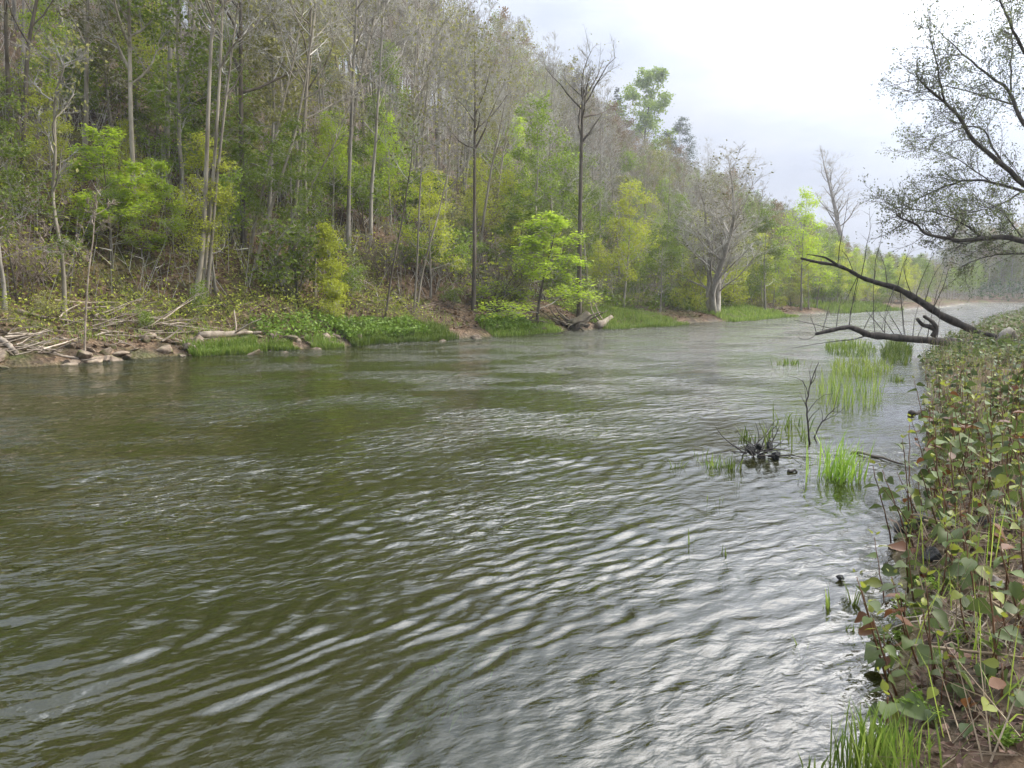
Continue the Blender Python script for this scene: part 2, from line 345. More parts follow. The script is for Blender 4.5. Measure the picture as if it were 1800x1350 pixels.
# ------------------------------------------------------------------ river surface
def make_water():
    rg = rng_(11)
    rr = np.concatenate([np.geomspace(1.0, 130, 900), np.geomspace(133, 420, 40)])
    th = np.linspace(rad(-58), rad(64), 470)
    R, T = np.meshgrid(rr, th, indexing='ij'); X, Y = R * np.sin(T), R * np.cos(T)
    u, v = to_uv(X, Y); dr = v - bank_right(u); dl = bank_left(u) - v
    spacing = R * math.log(130 / 1.0) / 900
    Z = np.zeros_like(X)
    patch = np.clip(1 + .45 * nz2(X, Y, .55, 1) + .25 * nz2(X, Y, .16, 4), .25, 1.9)
    shelter = .30 + .70 * sstep((dr - .3) / 6.5)
    side = sstep((dr - 1) / 9)                      # 0 at the near bank, 1 out in the stream
    wx, wy = X + .25 * nz2(X, Y, .8, 2) + .045 * nz2(X, Y, 3.1, 4), Y + .25 * nz2(X, Y, .8, 6) + .045 * nz2(X, Y, 3.1, 9)
    for (mean, sp, cnt, wt) in ((-20, 32, 60, side ** .5), (-46, 27, 50, (1 - side) ** .5 + .15)):
        acc = np.zeros_like(X)
        for k in range(cnt):
            lam = .085 * (.55 / .085) ** rg.uniform() ; az = rad(rg.normal(mean, sp)); kk = 2 * np.pi / lam
            slope = .165 * math.sqrt(2) / math.sqrt(cnt) * (.42 if lam > .26 else 1.35)
            fade = sstep((lam / spacing - 2.2) / 3)
            acc += slope / kk * fade * np.sin(kk * (wx * math.sin(az) + wy * math.cos(az)) + rg.uniform(0, 6.28))
        Z += acc * wt
    Z = Z * patch * shelter
    Z += .010 * nz2(X, Y, .5, 3)
    depth = np.clip(-hgt(X, Y), 0, 3); turb = np.clip(.25 + .72 * (1 - np.exp(-depth * 2.2)), 0, .95)
    n1, n2 = X.shape; i = (np.arange(n1 - 1)[:, None] * n2 + np.arange(n2 - 1)[None]).reshape(-1, 1)
    q = i + [0, 1, n2 + 1, n2]
    keep = ((dr > -1.2) & (dl > -1.2)).reshape(-1)[q].any(1)
    b = MB(); b.add(np.stack([X, Y, Z], -1).reshape(-1, 3), q=q[keep]); me = b.mesh('river', M['water'], True)
    a = me.attributes.new('turbid', 'FLOAT', 'POINT')
    if len(a.data) == X.size: a.data.foreach_set('value', turb.astype(np.float32).ravel())
    a = me.attributes.new('shelter', 'FLOAT', 'POINT')
    if len(a.data) == X.size:
        sx, sy = X * .47 - Y * .88, X * .88 + Y * .47        # across and along the crests
        pt = np.clip(.75 + .7 * nz2(sx * 1.6, sy * .45, .9, 2) + .35 * nz2(sx, sy * .4, 2.6, 5), .42, 1.9)
        rip = shelter * pt * (1 + 3.0 * sstep((R - 10) / 34)); a.data.foreach_set('value', rip.astype(np.float32).ravel())
    obj('river', me, kind='structure')
make_water()

# ------------------------------------------------------------------ trees
def wander(rg, p, d, L, n, wob, up=0.0, grav=0.0):
    pts = [np.array(p, float)]; d = norm(np.array(d, float))
    for k in range(n):
        d = norm(d + wob * rg.normal(size=3) + np.array((0, 0, up - grav)))
        pts.append(pts[-1] + d * L / n)
    return np.array(pts)
def along(pts, t):
    s = t * (len(pts) - 1); k = np.minimum(s.astype(int), len(pts) - 2); f = (s - k)[:, None]
    return pts[k] * (1 - f) + pts[k + 1] * f, norm(pts[k + 1] - pts[k])
def side_dir(rg, d, lo, hi):
    """directions leaning lo..hi degrees away from d"""
    n = len(d); a = norm(np.cross(d, rg.normal(size=(n, 3)))); t = np.radians(rg.uniform(lo, hi, n))[:, None]
    return norm(d * np.cos(t) + a * np.sin(t))
def grow(seed, H=18, r0=.16, cb=.35, limbs=22, llen=.26, ang=(35, 65), sub=5, twigs=9, fine=3, lean=(0, 0), crook=.035, stems=1, spread=.0, up=.10, shape=.6,
         leaves=0, lsize=.14, flat=0.0, lwid=.65, jit=.25, tr=.016, sides=7):
    """returns (trunk, branches, leaves) builders for one tree standing at the origin"""
    rg = rng_(seed); T, B, Lf = MB(), MB(), MB(); tips = []
    for s in range(stems):
        az0 = rg.uniform(0, 6.28) + s * 6.28 / stems
        h = H * (1 if s == 0 else rg.uniform(.7, .98)); rr = r0 * (1 if s == 0 else rg.uniform(.55, .9))
        d0 = np.array((math.cos(az0) * spread + lean[0], math.sin(az0) * spread + lean[1], 1))
        base = np.array((math.cos(az0), math.sin(az0), 0)) * (r0 * 1.4 if stems > 1 else 0) + (0, 0, -.25)
        tp = wander(rg, base, d0, h, 13, crook, .03); tt = np.linspace(0, 1, 14)
        T.tube(tp, rr * np.maximum((1 - tt) ** .8, .06) * (1 + .5 * np.exp(-tt * 16)), sides, True)
        for k in range(limbs):
            t = cb + (1 - cb) * ((k + rg.uniform(0, .9)) / limbs) ** .9; t = min(t, .985)
            p, dd = along(tp, np.array([t])); az = k * 2.4 + rg.uniform(-.6, .6); a = rad(rg.uniform(*ang)) * (1 - .35 * (t - cb) / (1 - cb))
            d = np.array((math.cos(az) * math.sin(a), math.sin(az) * math.sin(a), math.cos(a)))
            rel = (t - cb) / (1 - cb); prof = (1 - rel) ** shape * .85 + .15
            L = H * llen * prof * rg.uniform(.6, 1.15)
            lp = wander(rg, p[0], d, L, 6, .12, up); r1 = max(rr * (1 - t) * .5, .016) * rg.uniform(.8, 1.2)
            (T if r1 > .035 else B).tube(lp, r1 * np.linspace(1, .22, 7), 5 if r1 > .035 else 3, False)
            ns = max(2, int(sub * prof * 1.2)); ts = rg.uniform(.25, 1, ns); sp, sdir = along(lp, ts); sdr = side_dir(rg, sdir, 25, 60)
            for q in range(ns):
                l2 = L * .5 * rg.uniform(.5, 1.1) * (1.15 - .5 * ts[q]); bp = wander(rg, sp[q], sdr[q] + (0, 0, up), l2, 3, .14, up * .8)
                B.tube(bp, max(r1 * .4, tr) * np.linspace(1, .35, 4), 3, False)
                tw = rg.uniform(.15, 1, twigs); a0, ad = along(bp, tw); td = side_dir(rg, ad, 20, 60); td[:, 2] += up; td = norm(td)
                l3 = (l2 * .55 + .15) * rg.uniform(.4, 1.1, twigs)[:, None]; b0 = a0 + td * l3
                B.spikes(a0, b0, tr * .75)
                if fine:
                    f = np.tile(rg.uniform(.25, 1, fine), twigs)[:, None]; ra = np.repeat(a0, fine, 0); rb = np.repeat(b0, fine, 0); rd = np.repeat(td, fine, 0)
                    c0 = ra + (rb - ra) * f; fd = side_dir(rg, rd, 20, 55); fd[:, 2] += up * .6; c1 = c0 + norm(fd) * np.repeat(l3, fine, 0) * rg.uniform(.3, .7, (len(c0), 1))
                    B.spikes(c0, c1, tr * .5); tips.append(c1)
                tips.append(b0); tips.append(a0 + td * l3 * .6)
    tips = np.concatenate(tips)
    if leaves:
        ix = rg.integers(0, len(tips), leaves); P = tips[ix] + rg.normal(size=(leaves, 3)) * jit * np.array((1, 1, .6))
        Lf.leaves(P, rg, lsize, lwid, flat)
    return T, B, Lf
def conifer(seed, H=16, r0=.17, cb=.12, w=.2):
    rg = rng_(seed); T, B, Lf = MB(), MB(), MB()
    tp = wander(rg, (0, 0, -.2), (0, 0, 1), H, 10, .012); tt = np.linspace(0, 1, 11); T.tube(tp, r0 * (1 - tt * .93), 6)
    for k in range(int(H * 6.5)):
        t = cb + (1 - cb) * rg.uniform(0, 1) ** .85; p, _ = along(tp, np.array([t])); az = rg.uniform(0, 6.28)
        L = H * w * (1 - t) ** .8 * rg.uniform(.55, 1.1) + .25
        bp = wander(rg, p[0], (math.cos(az), math.sin(az), .12), L, 4, .06, 0, .09); B.tube(bp, np.linspace(.03, .008, 5), 3, False)
        n = int(14 + L * 16); s = rg.uniform(.12, 1, n); q, d = along(bp, s); sd_ = side_dir(rg, d, 25, 75); sd_[:, 2] *= .35
        ll = .20 + .30 * (1 - s)
        Lf.leaves(q + sd_ * ll[:, None] * .5 + rg.normal(size=(n, 3)) * .04, rg, .42, .22, .5, ax=sd_)
    return T, B, Lf

SPEC = {}   # kind -> list of (trunk mesh, branch mesh, leaf mesh or None, height)
PROTO = {}
def register(kind, builders, bark, twig, leaf, H):
    T, B, Lf = builders; i = len(SPEC.setdefault(kind, []))
    SPEC[kind].append((T.mesh('trunk', M[bark], True), B.mesh('branches', M[twig]), Lf.mesh('crown', M[leaf]) if Lf.n else None, H))
    PROTO.setdefault(kind, []).append((T, B, Lf, bark, twig, leaf))
for i in range(4): register('bare', grow(100 + i, H=19, r0=.13, cb=.32, limbs=22, llen=.27, sub=5, twigs=8, fine=4, crook=.03), ['grey_bark', 'pale_bark', 'grey_bark', 'pale_bark'][i], ['twig', 'twig', 'twig', 'red_twig'][i], 'leaf_olive', 19)
for i in range(4): register('budding', grow(120 + i, H=18, r0=.12, cb=.30, limbs=22, llen=.26, sub=5, twigs=7, fine=3, leaves=1700, lsize=.14, jit=.22), ['grey_bark', 'pale_bark', 'brown_bark', 'grey_bark'][i], 'twig', ['leaf_olive', 'leaf_olive', 'leaf_green', 'leaf_olive'][i], 18)
for i in range(3): register('leafy', grow(140 + i, H=11, r0=.10, cb=.22, limbs=24, llen=.27, ang=(50, 85), sub=5, twigs=6, fine=1, up=.04, leaves=5200, lsize=.16, flat=.45, jit=.25), 'grey_bark', 'twig', ['leaf_green', 'leaf_green', 'leaf_olive'][i], 11)
for i in range(2): register('lime', grow(150 + i, H=7.5, r0=.07, cb=.12, limbs=22, llen=.34, ang=(60, 92), sub=6, twigs=6, fine=1, up=.02, leaves=7500, lsize=.15, flat=.8, jit=.16), 'brown_bark', 'twig', 'leaf_lime', 7.5)
register('yellow', grow(156, H=6.5, r0=.06, cb=.08, limbs=26, llen=.24, ang=(35, 80), sub=5, twigs=6, fine=1, up=.06, leaves=4600, lsize=.17, flat=.2, jit=.2, stems=1), 'brown_bark', 'twig', 'leaf_yellow', 6.5)
register('gold', grow(158, H=17, r0=.16, cb=.25, limbs=26, llen=.28, sub=5, twigs=7, fine=1, leaves=6000, lsize=.2, jit=.3), 'grey_bark', 'twig', 'leaf_gold', 17)
register('oak', grow(160, H=16, r0=.2, cb=.14, limbs=20, llen=.36, ang=(40, 80), sub=5, twigs=6, fine=1, leaves=9000, lsize=.32, jit=.35, shape=.45), 'brown_bark', 'twig', 'leaf_green', 16)
register('rust', grow(162, H=17, r0=.15, cb=.35, limbs=20, llen=.25, sub=5, twigs=7, fine=2, leaves=2200, lsize=.2, jit=.2), 'grey_bark', 'red_twig', 'leaf_rust', 17)
for i in range(2): register('conifer', conifer(170 + i, 15 + 2 * i), 'brown_bark', 'dark_twig', 'needle', 15 + 2 * i)
register('willow', grow(180, H=13, r0=.19, cb=.12, limbs=26, llen=.36, ang=(25, 62), sub=7, twigs=9, fine=3, stems=3, spread=.26, up=.13, crook=.06, leaves=1500, lsize=.14, jit=.2), 'grey_bark', 'twig', 'leaf_olive', 13)
register('poplar', grow(184, H=24, r0=.30, cb=.22, limbs=34, llen=.24, ang=(18, 42), sub=6, twigs=7, fine=3, up=.16, crook=.03, shape=.5), 'grey_bark', 'twig', 'leaf_olive', 24)
for i in range(4): register('shrub', grow(190 + i, H=3.2, r0=.03, cb=.15, limbs=9, llen=.34, ang=(30, 70), sub=4, twigs=5, fine=1, stems=4, spread=.42, up=.05, crook=.10, leaves=1500, lsize=.13, flat=.3, jit=.12, tr=.007, sides=5), 'brown_bark', 'twig', ['leaf_green', 'leaf_yellow', 'leaf_olive', 'leaf_green'][i], 3.2)
register('bare_shrub', grow(196, H=2.8, r0=.025, cb=.15, limbs=9, llen=.36, ang=(30, 70), sub=4, twigs=6, fine=2, stems=5, spread=.5, up=.05, crook=.10, leaves=160, lsize=.12, jit=.1, tr=.007, sides=5), 'brown_bark', 'red_twig', 'leaf_yellow', 2.8)

TREES = []
def plant(kind, var, p, H, rotz, name, label, cat, group=None, bark=None, leaf=None, tilt=(0, 0), wide=1.0):
    tm, bm, lm, h0 = SPEC[kind][var % len(SPEC[kind])]
    s = H / h0; t = thing(name, label, cat, p, rotz, (s * wide, s * wide, s), group)
    if tilt != (0, 0): t.rotation_euler = (tilt[0], tilt[1], rotz)
    a = obj('trunk', tm, t); obj('branches', bm, t)
    c = obj('crown', lm, t) if lm else None
    if bark: a.material_slots[0].link = 'OBJECT'; a.material_slots[0].material = M[bark]
    if leaf and c: c.material_slots[0].link = 'OBJECT'; c.material_slots[0].material = M[leaf]
    TREES.append((p[0], p[1])); return t
def tall_trunk(px0, py0, top, r, label, seed, bark='pale_bark', leaves=0, leaf='leaf_olive', cb=.45, limbs=16, path=None, llen=.2, dist=None, name='slender_tree', group=None, twig='twig', htop=None):
    """a tree drawn through photo pixels: base pixel and a path of pixels up the trunk, all at the base's depth; grows on above the path"""
    b = hit(px0, py0) if dist is None else np.array(at(px0, py0, dist))
    if dist is not None: b[2] = gz(b[0], b[1])
    rg = rng_(seed); pts = [b + (0, 0, -.2)] + [at(x, y, b[1] + rg.uniform(-.3, .3)) for x, y in path] 
    d = norm(pts[-1] - pts[-2]); ext = top - pts[-1][2]
    if ext > 0:
        d = norm(d + (0, 0, .5)); n = 3
        for k in range(n): d = norm(d + rg.normal(size=3) * .05); pts.append(pts[-1] + d * ext / n)
    pts = np.array(pts); rs = np.linspace(0, 1, len(pts)); f = np.linspace(0, 1, 4 * (len(pts) - 1) + 1)
    P = np.stack([np.interp(f, rs, pts[:, k]) for k in range(3)], 1)
    for _ in range(2): P[1:-1] = (P[:-2] + 2 * P[1:-1] + P[2:]) / 4
    P = P - b; T, B, Lf = MB(), MB(), MB()
    T.tube(P, .52 * r * np.maximum((1 - f) ** .75, .07) * (1 + .35 * np.exp(-f * 18)), 7)
    H = P[-1][2]; tips = []
    for k in range(limbs):
        t = cb + (1 - cb) * ((k + rg.uniform(0, .9)) / limbs); p, dd = along(P, np.array([min(t, .98)])); az = k * 2.4 + rg.uniform(-.5, .5); a = rad(rg.uniform(35, 70))
        L = H * llen * (1.1 - .8 * (t - cb) / (1 - cb)) * rg.uniform(.5, 1.2)
        lp = wander(rg, p[0], (math.cos(az) * math.sin(a), math.sin(az) * math.sin(a), math.cos(a)), L, 5, .13, .09); r1 = max(.016, r * (1 - t) * .5)
        (T if r1 > .03 else B).tube(lp, r1 * np.linspace(1, .2, 6), 4, False)
        for q in range(5):
            tq = rg.uniform(.2, 1, 1); sp, sd_ = along(lp, tq); sd_ = side_dir(rg, sd_, 25, 60); bp = wander(rg, sp[0], sd_[0] + (0, 0, .1), L * rg.uniform(.25, .5), 3, .15, .06)
            B.tube(bp, np.linspace(max(.011, r1 * .4), .006, 4), 3, False)
            tw = rg.uniform(.1, 1, 10); a0, ad = along(bp, tw); td = side_dir(rg, ad, 20, 60); b0 = a0 + td * L * rg.uniform(.08, .26, (10, 1)); B.spikes(a0, b0, .008)
            c0 = (a0 + b0) / 2; c1 = c0 + side_dir(rg, td, 20, 60) * L * .12; B.spikes(c0, c1, .006); tips += [b0, c1]
    t = thing(name, label, 'tree', b, 0, 1, group)
    if limbs <= 12 and not leaves: T.merge(B); B = MB()
    obj('trunk', T.mesh('trunk', M[bark], True), t)
    if B.n: obj('branches', B.mesh('branches', M[twig]), t, kind='stuff')
    if leaves:
        tp = np.concatenate(tips); Lf.leaves(tp[rg.integers(0, len(tp), leaves)] + rg.normal(size=(leaves, 3)) * .2, rg, .14, .65)
        obj('crown', Lf.mesh('crown', M[leaf]), t)
    TREES.append((b[0], b[1])); return t

# --- trees one can point to on the left bank, drawn through their photo pixels
tall_trunk(113, 560, 9, .13, 'crooked pale tree with kinked reddish lower trunk at the water bank', 301, path=[(113, 500), (108, 440), (100, 400), (92, 345), (98, 270), (95, 200), (97, 165), (112, 120)], leaves=250, cb=.35, limbs=12, name='crooked_tree', llen=.22)
tall_trunk(148, 628, 4.6, .06, 'thin dead leaning stem rising from the bank rocks', 302, path=[(150, 560), (155, 480), (164, 420)], bark='drift', cb=.55, limbs=6, name='dead_sapling')
tall_trunk(236, 400, 24, .20, 'tall straight pale trunk behind the bright lime understory tree', 303, path=[(234, 300), (229, 180), (228, 60), (226, 0)], leaves=1500, cb=.3, name='tall_tree', llen=.2)
tall_trunk(340, 535, 22, .19, 'leftmost stem of the close trio of pale trunks', 304, path=[(356, 450), (362, 330), (366, 200), (371, 80), (376, 0)], leaves=500, cb=.5, name='trio_tree', group='close trio of pale trunks')
tall_trunk(352, 530, 20, .16, 'middle stem of the close trio of pale trunks', 305, path=[(363, 440), (376, 300), (384, 180), (390, 60)], leaves=300, cb=.5, name='trio_tree', group='close trio of pale trunks')
tall_trunk(362, 525, 18, .13, 'rightmost stem of the close trio of pale trunks', 306, path=[(372, 430), (380, 330), (392, 220), (404, 120)], leaves=300, cb=.5, name='trio_tree', group='close trio of pale trunks')
tall_trunk(430, 440, 26, .24, 'thick reddish brown straight trunk behind the leaning pair', 307, path=[(427, 380), (424, 220), (423, 100), (424, 0)], bark='brown_bark', cb=.35, name='tall_tree')
tall_trunk(438, 450, 19, .13, 'leaning pale tree, lower of the pair tilted to the right', 308, path=[(450, 380), (468, 310), (488, 220), (503, 160), (520, 90)], leaves=300, cb=.5, name='leaning_tree')
tall_trunk(448, 470, 19, .14, 'leaning pale tree, longer of the pair tilted to the right', 309, path=[(465, 400), (492, 320), (515, 250), (530, 180), (545, 90)], leaves=300, cb=.5, name='leaning_tree')
tall_trunk(470, 475, 13, .10, 'strongly slanted thin pale tree crossing behind the forked stems', 310, path=[(500, 420), (525, 370), (550, 320), (585, 262)], cb=.55, limbs=10, name='leaning_tree')
tall_trunk(506, 480, 24, .17, 'left pale stem of the tall forked pair reaching the top edge', 311, path=[(512, 420), (520, 350), (533, 240), (543, 100), (548, 0)], leaves=200, cb=.4, name='tall_tree')
tall_trunk(541, 460, 24, .15, 'right pale stem of the tall forked pair reaching the top edge', 312, path=[(539, 400), (536, 300), (537, 200), (547, 100), (556, 0)], leaves=200, cb=.4, name='tall_tree')
tall_trunk(553, 520, 3.6, .17, 'short broken pale snag beside the chartreuse sapling', 313, path=[(554, 470), (557, 405)], cb=.6, limbs=3, name='broken_snag')
tall_trunk(612, 440, 22, .20, 'straight grey brown trunk above the chartreuse sapling', 314, path=[(613, 340), (618, 200), (624, 60)], bark='grey_bark', leaves=300, cb=.35, name='tall_tree')
tall_trunk(676, 560, 10, .09, 'thin reddish tree leaning right over the leaf litter', 315, path=[(690, 470), (705, 400), (716, 330)], bark='brown_bark', leaves=300, cb=.5, name='thin_tree')
tall_trunk(727, 553, 14, .10, 'slim pale upright stem of the twin by the bare litter slope', 316, path=[(733, 470), (736, 380), (741, 290), (745, 220)], leaves=300, cb=.45, name='twin_tree')
tall_trunk(731, 553, 13, .09, 'slim pale stem of the twin leaning to the right', 317, path=[(742, 480), (755, 430), (770, 380), (786, 310)], leaves=300, cb=.5, name='twin_tree')
tall_trunk(775, 480, 16, .09, 'very thin straight pale tree between twin and dark trunk', 318, path=[(780, 400), (787, 300), (795, 220)], leaves=250, cb=.5, name='thin_tree')
tall_trunk(832, 545, 14, .21, 'dark straight trunk standing on the bank mid picture', 319, path=[(834, 460), (834, 350), (834, 250)], bark='brown_bark', leaves=600, cb=.45, llen=.22, name='dark_tree')
tall_trunk(1018, 562, 13.3, .27, 'tall dark trunk with bare forked top above the uprooted stump', 320, path=[(1018, 470), (1020, 350), (1022, 260), (1024, 180)], bark='brown_bark', leaves=120, cb=.42, limbs=20, llen=.26, name='tall_tree')
def by_pixel(kind, var, px, py, Hpx, name, label, cat, dist=None, rot=0, group=None, **k):
    p = hit(px, py) if dist is None else at(px, py, dist)
    p[2] = gz(p[0], p[1]); return plant(kind, var, p, Hpx * p[1] / F_PX, rot, name, label, cat, group, **k)
by_pixel('lime', 0, 195, 455, 215, 'lime_tree', 'bright lime green understory tree under the tall straight pale trunk', 'tree', rot=.4, wide=1.35)
by_pixel('lime', 1, 285, 440, 150, 'lime_tree', 'smaller lime green layered tree between crooked tree and pale trio', 'tree', rot=2.4, wide=1.1)
by_pixel('yellow', 0, 585, 560, 160, 'chartreuse_sapling', 'bright chartreuse leafy sapling at the water bank beside the broken snag', 'tree', rot=1., wide=1.1)
by_pixel('lime', 1, 945, 572, 190, 'lime_tree', 'layered lime green tree leaning over the water left of the stump', 'tree', rot=4.2, wide=1.7)
by_pixel('lime', 0, 905, 530, 180, 'lime_tree', 'lime green tree rising behind the layered waterside tree', 'tree', rot=2.2, leaf='leaf_green', wide=1.3)
by_pixel('leafy', 1, 905, 420, 200, 'leafy_tree', 'light green rounded tree crown halfway up the hill', 'tree', rot=2.2, leaf='leaf_lime', wide=1.1)
by_pixel('leafy', 2, 1095, 545, 215, 'yellow_tree', 'yellow green tree right of the tall dark trunk', 'tree', rot=3.0, wide=1.1, leaf='leaf_yellow')
by_pixel('leafy', 0, 1160, 548, 150, 'leafy_tree', 'dense green bank tree left of the spreading grey willow', 'tree', rot=1.0, wide=1.2)
by_pixel('willow', 0, 1255, 551, 265, 'spreading_willow', 'broad grey many limbed willow rising from the grassy shelf', 'tree', rot=.6, wide=1.6)
by_pixel('leafy', 1, 1345, 548, 170, 'leafy_tree', 'green bank tree right of the spreading grey willow', 'tree', rot=4.0, wide=1.25)
by_pixel('leafy', 0, 1408, 545, 200, 'leafy_tree', 'pointed yellow green tree before the bare skyline poplar', 'tree', rot=5.0, leaf='leaf_lime')
def on_hill(kind, var, px, py, Hpx, u, name, label, rot=0, cat='tree', **k):
    """crown top at photo pixel (px, py - Hpx): base where that pixel column crosses the hill at along-river distance u"""
    d = ray(px, 600); az = math.atan2(d[0], d[1]); a = TH - az; dist = u / math.cos(a); x, y = dist * math.sin(az), dist * math.cos(az)
    z = gz(x, y); top = at(px, py - Hpx, y)[2]; return plant(kind, var, (x, y, z), max(top - z, 5), rot, name, label, cat, **k)
on_hill('oak', 0, 1122, 330, 200, 170, 'oak_tree', 'full green crowned tree standing above the skyline', .5, wide=1.15)
on_hill('leafy', 1, 1185, 330, 120, 172, 'leafy_tree', 'green tree just below the full crowned skyline tree', 1.5, wide=1.3, leaf='leaf_dark')
on_hill('gold', 0, 880, 300, 190, 120, 'golden_tree', 'straw gold budding tree high on the hill', .5, wide=1.15)
on_hill('bare', 1, 1032, 300, 215, 165, 'bare_tree', 'tall bare tree poking above the skyline left of the green crown', .5, wide=.9)
on_hill('bare', 2, 1240, 400, 160, 150, 'bare_tree', 'bare rounded tree on the skyline right of the green crown', 2.5, wide=1.1)
on_hill('poplar', 0, 1472, 500, 250, 150, 'bare_poplar', 'tall bare upright tree alone against the pale sky', 1.0, wide=2.0)
for k, (px, py) in enumerate(((1078, 148), (1012, 150), (800, 60), (955, 110))): on_hill('conifer', k, px, py + 60, 60, (175, 170, 118, 160)[k], 'dark_conifer', ['dark conifer left beside the full green skyline crown', 'dark conifer beneath the tall bare skyline tree', 'dark conifer near the top of the hill by the upper edge', 'dark conifer among bare crowns on the skyline'][k], k)

# --- the crowded woods: individuals nearest first, the rest as one mass
RG = rng_(77)
def visible(x, y, z, H, m=130):
    if y < 3: return False
    px = 900 + F_PX * x / y
    return -m < px < 1800 + m
def candidates(n, u0, u1, v0, v1, gap, pw=1.0):
    res = []; tries = 0
    cell = {}
    while len(res) < n and tries < n * 60:
        tries += 1; u = u0 + (u1 - u0) * RG.uniform() ** pw; v = v0 + (v1 - v0) * RG.uniform(); x, y = to_xy(u, v)
        if not visible(x, y, 0, 0): continue
        k = (int(x // gap), int(y // gap))
        if any((x - a) ** 2 + (y - b) ** 2 < gap * gap for i in (-1, 0, 1) for j in (-1, 0, 1) for a, b in cell.get((k[0] + i, k[1] + j), ())): continue
        cell.setdefault(k, []).append((x, y)); res.append((x, y, u, v))
    return res
MARKS = [(30, 'the left edge'), (100, 'the crooked pale tree'), (160, 'the thin dead stem'), (230, 'the tall pale trunk'), (300, 'the gap by the trio'), (365, 'the pale trio'), (430, 'the thick reddish brown trunk'), (480, 'the leaning pair'), (540, 'the tall forked pair'), (590, 'the chartreuse sapling'), (650, 'the bare litter slope'),
         (735, 'the slim twin'), (833, 'the dark straight trunk'), (900, 'the rounded light green tree'), (960, 'the layered lime tree'), (1020, 'the tall dark trunk'), (1090, 'the yellow green tree'), (1160, 'the dense green bank tree'), (1255, 'the spreading willow'), (1345, 'the tree beside the willow'), (1408, 'the pointed yellow green tree'), (1472, 'the bare poplar'), (1560, 'the leaning dead trunk'), (1700, 'the overhanging tree')]
def beside(x, y):
    px = 900 + F_PX * x / y; return min(MARKS, key=lambda m_: abs(m_[0] - px))[1]
SKY_X = [600, 700, 800, 900, 1000, 1060, 1120, 1200, 1300, 1400, 1450, 1500, 1560, 1800]; SKY_Y = [-420, -200, -20, 45, 105, 165, 225, 275, 318, 362, 385, 425, 440, 440]
def cap_height(x, y, z, H):
    """keep a tree's top under the skyline the photograph shows"""
    px = 900 + F_PX * x / y; py = np.interp(px, SKY_X, SKY_Y) + RG.uniform(-4, 36); return min(H, at(px, py, y)[2] - z)
WORDS = {'bare': ('bare_tree', 'bare grey tree in the crowded woods on the steep hillside', 'bare hillside trees'),
         'budding': ('budding_tree', 'thinly leafed olive tree in the crowded woods on the hillside', 'budding hillside trees'),
         'leafy': ('understory_tree', 'small green understory tree on the wooded lower slope', 'understory trees on the lower slope'),
         'conifer': ('dark_conifer', 'dark conifer half hidden among bare hillside trees', 'conifers among the hillside trees'),
         'rust': ('rusty_tree', 'rust tinted budding tree among bare hillside trees', 'rust tinted hillside trees'),
         'shrub': ('leafing_shrub', 'leafing shrub on the slope above the far waterline', 'leafing shrubs along the far bank'),
         'bare_shrub': ('bare_shrub', 'bare twiggy shrub among litter above the far waterline', 'bare shrubs along the far bank')}
cand = candidates(2100, -14, 330, 29, 118, 2.2, 1.2); cand.sort(key=lambda c: c[0] ** 2 + c[1] ** 2)
far_pts = []; cnt = {}
for x, y, u, v in cand:
    if min((x - a) ** 2 + (y - b) ** 2 for a, b in TREES[:45]) < 2.2: continue
    r = RG.uniform(); z = gz(x, y); dist = math.hypot(x, y); back = v - 30
    if back < 9 and r < .34: kind = 'leafy'
    else:
        left = math.atan2(x, y) < rad(-12)
        pr = [('bare', .56), ('budding', .28 if left else .26), ('conifer', .03), ('leafy', .05 if left else .10), ('rust', .05)] if back < 25 else [('bare', .62), ('budding', .20), ('conifer', .04), ('rust', .09)]
        q = RG.uniform() * sum(b for _, b in pr)
        for kind, w_ in pr:
            q -= w_
            if q < 0: break
    if kind == 'conifer' and dist < 95: kind = 'bare'
    var = int(RG.integers(0, 9)); H = {'leafy': RG.uniform(6, 11), 'conifer': RG.uniform(11, 18)}.get(kind, RG.uniform(14, 22))
    H = cap_height(x, y, z, H)
    if H < 3.5: continue
    if dist > 100: H *= .85
    if kind in ('bare', 'budding', 'rust', 'conifer') and H < 7: kind = 'leafy' if RG.uniform() < .5 else 'budding'
    if len(TREES) < 290 and dist < 140:
        nm, lb, gr = WORDS[kind]; lb = {'bare': 'bare grey tree', 'budding': 'thinly leafed tree', 'leafy': 'green understory tree', 'conifer': 'dark conifer', 'rust': 'rust tinted tree'}[kind]
        lb = ('slender ' if H < 12 else 'tall ' if H > 18 else '') + lb + (' low on the slope behind ' if back < 10 else ' halfway up the slope above ' if back < 32 else ' high on the hill above ') + beside(x, y)
        plant(kind, var, (x, y, z), H, RG.uniform(0, 6.28), nm, lb, 'tree', gr, tilt=(RG.normal() * .05, RG.normal() * .05))
    else: far_pts.append((x, y, z, kind, var, H))
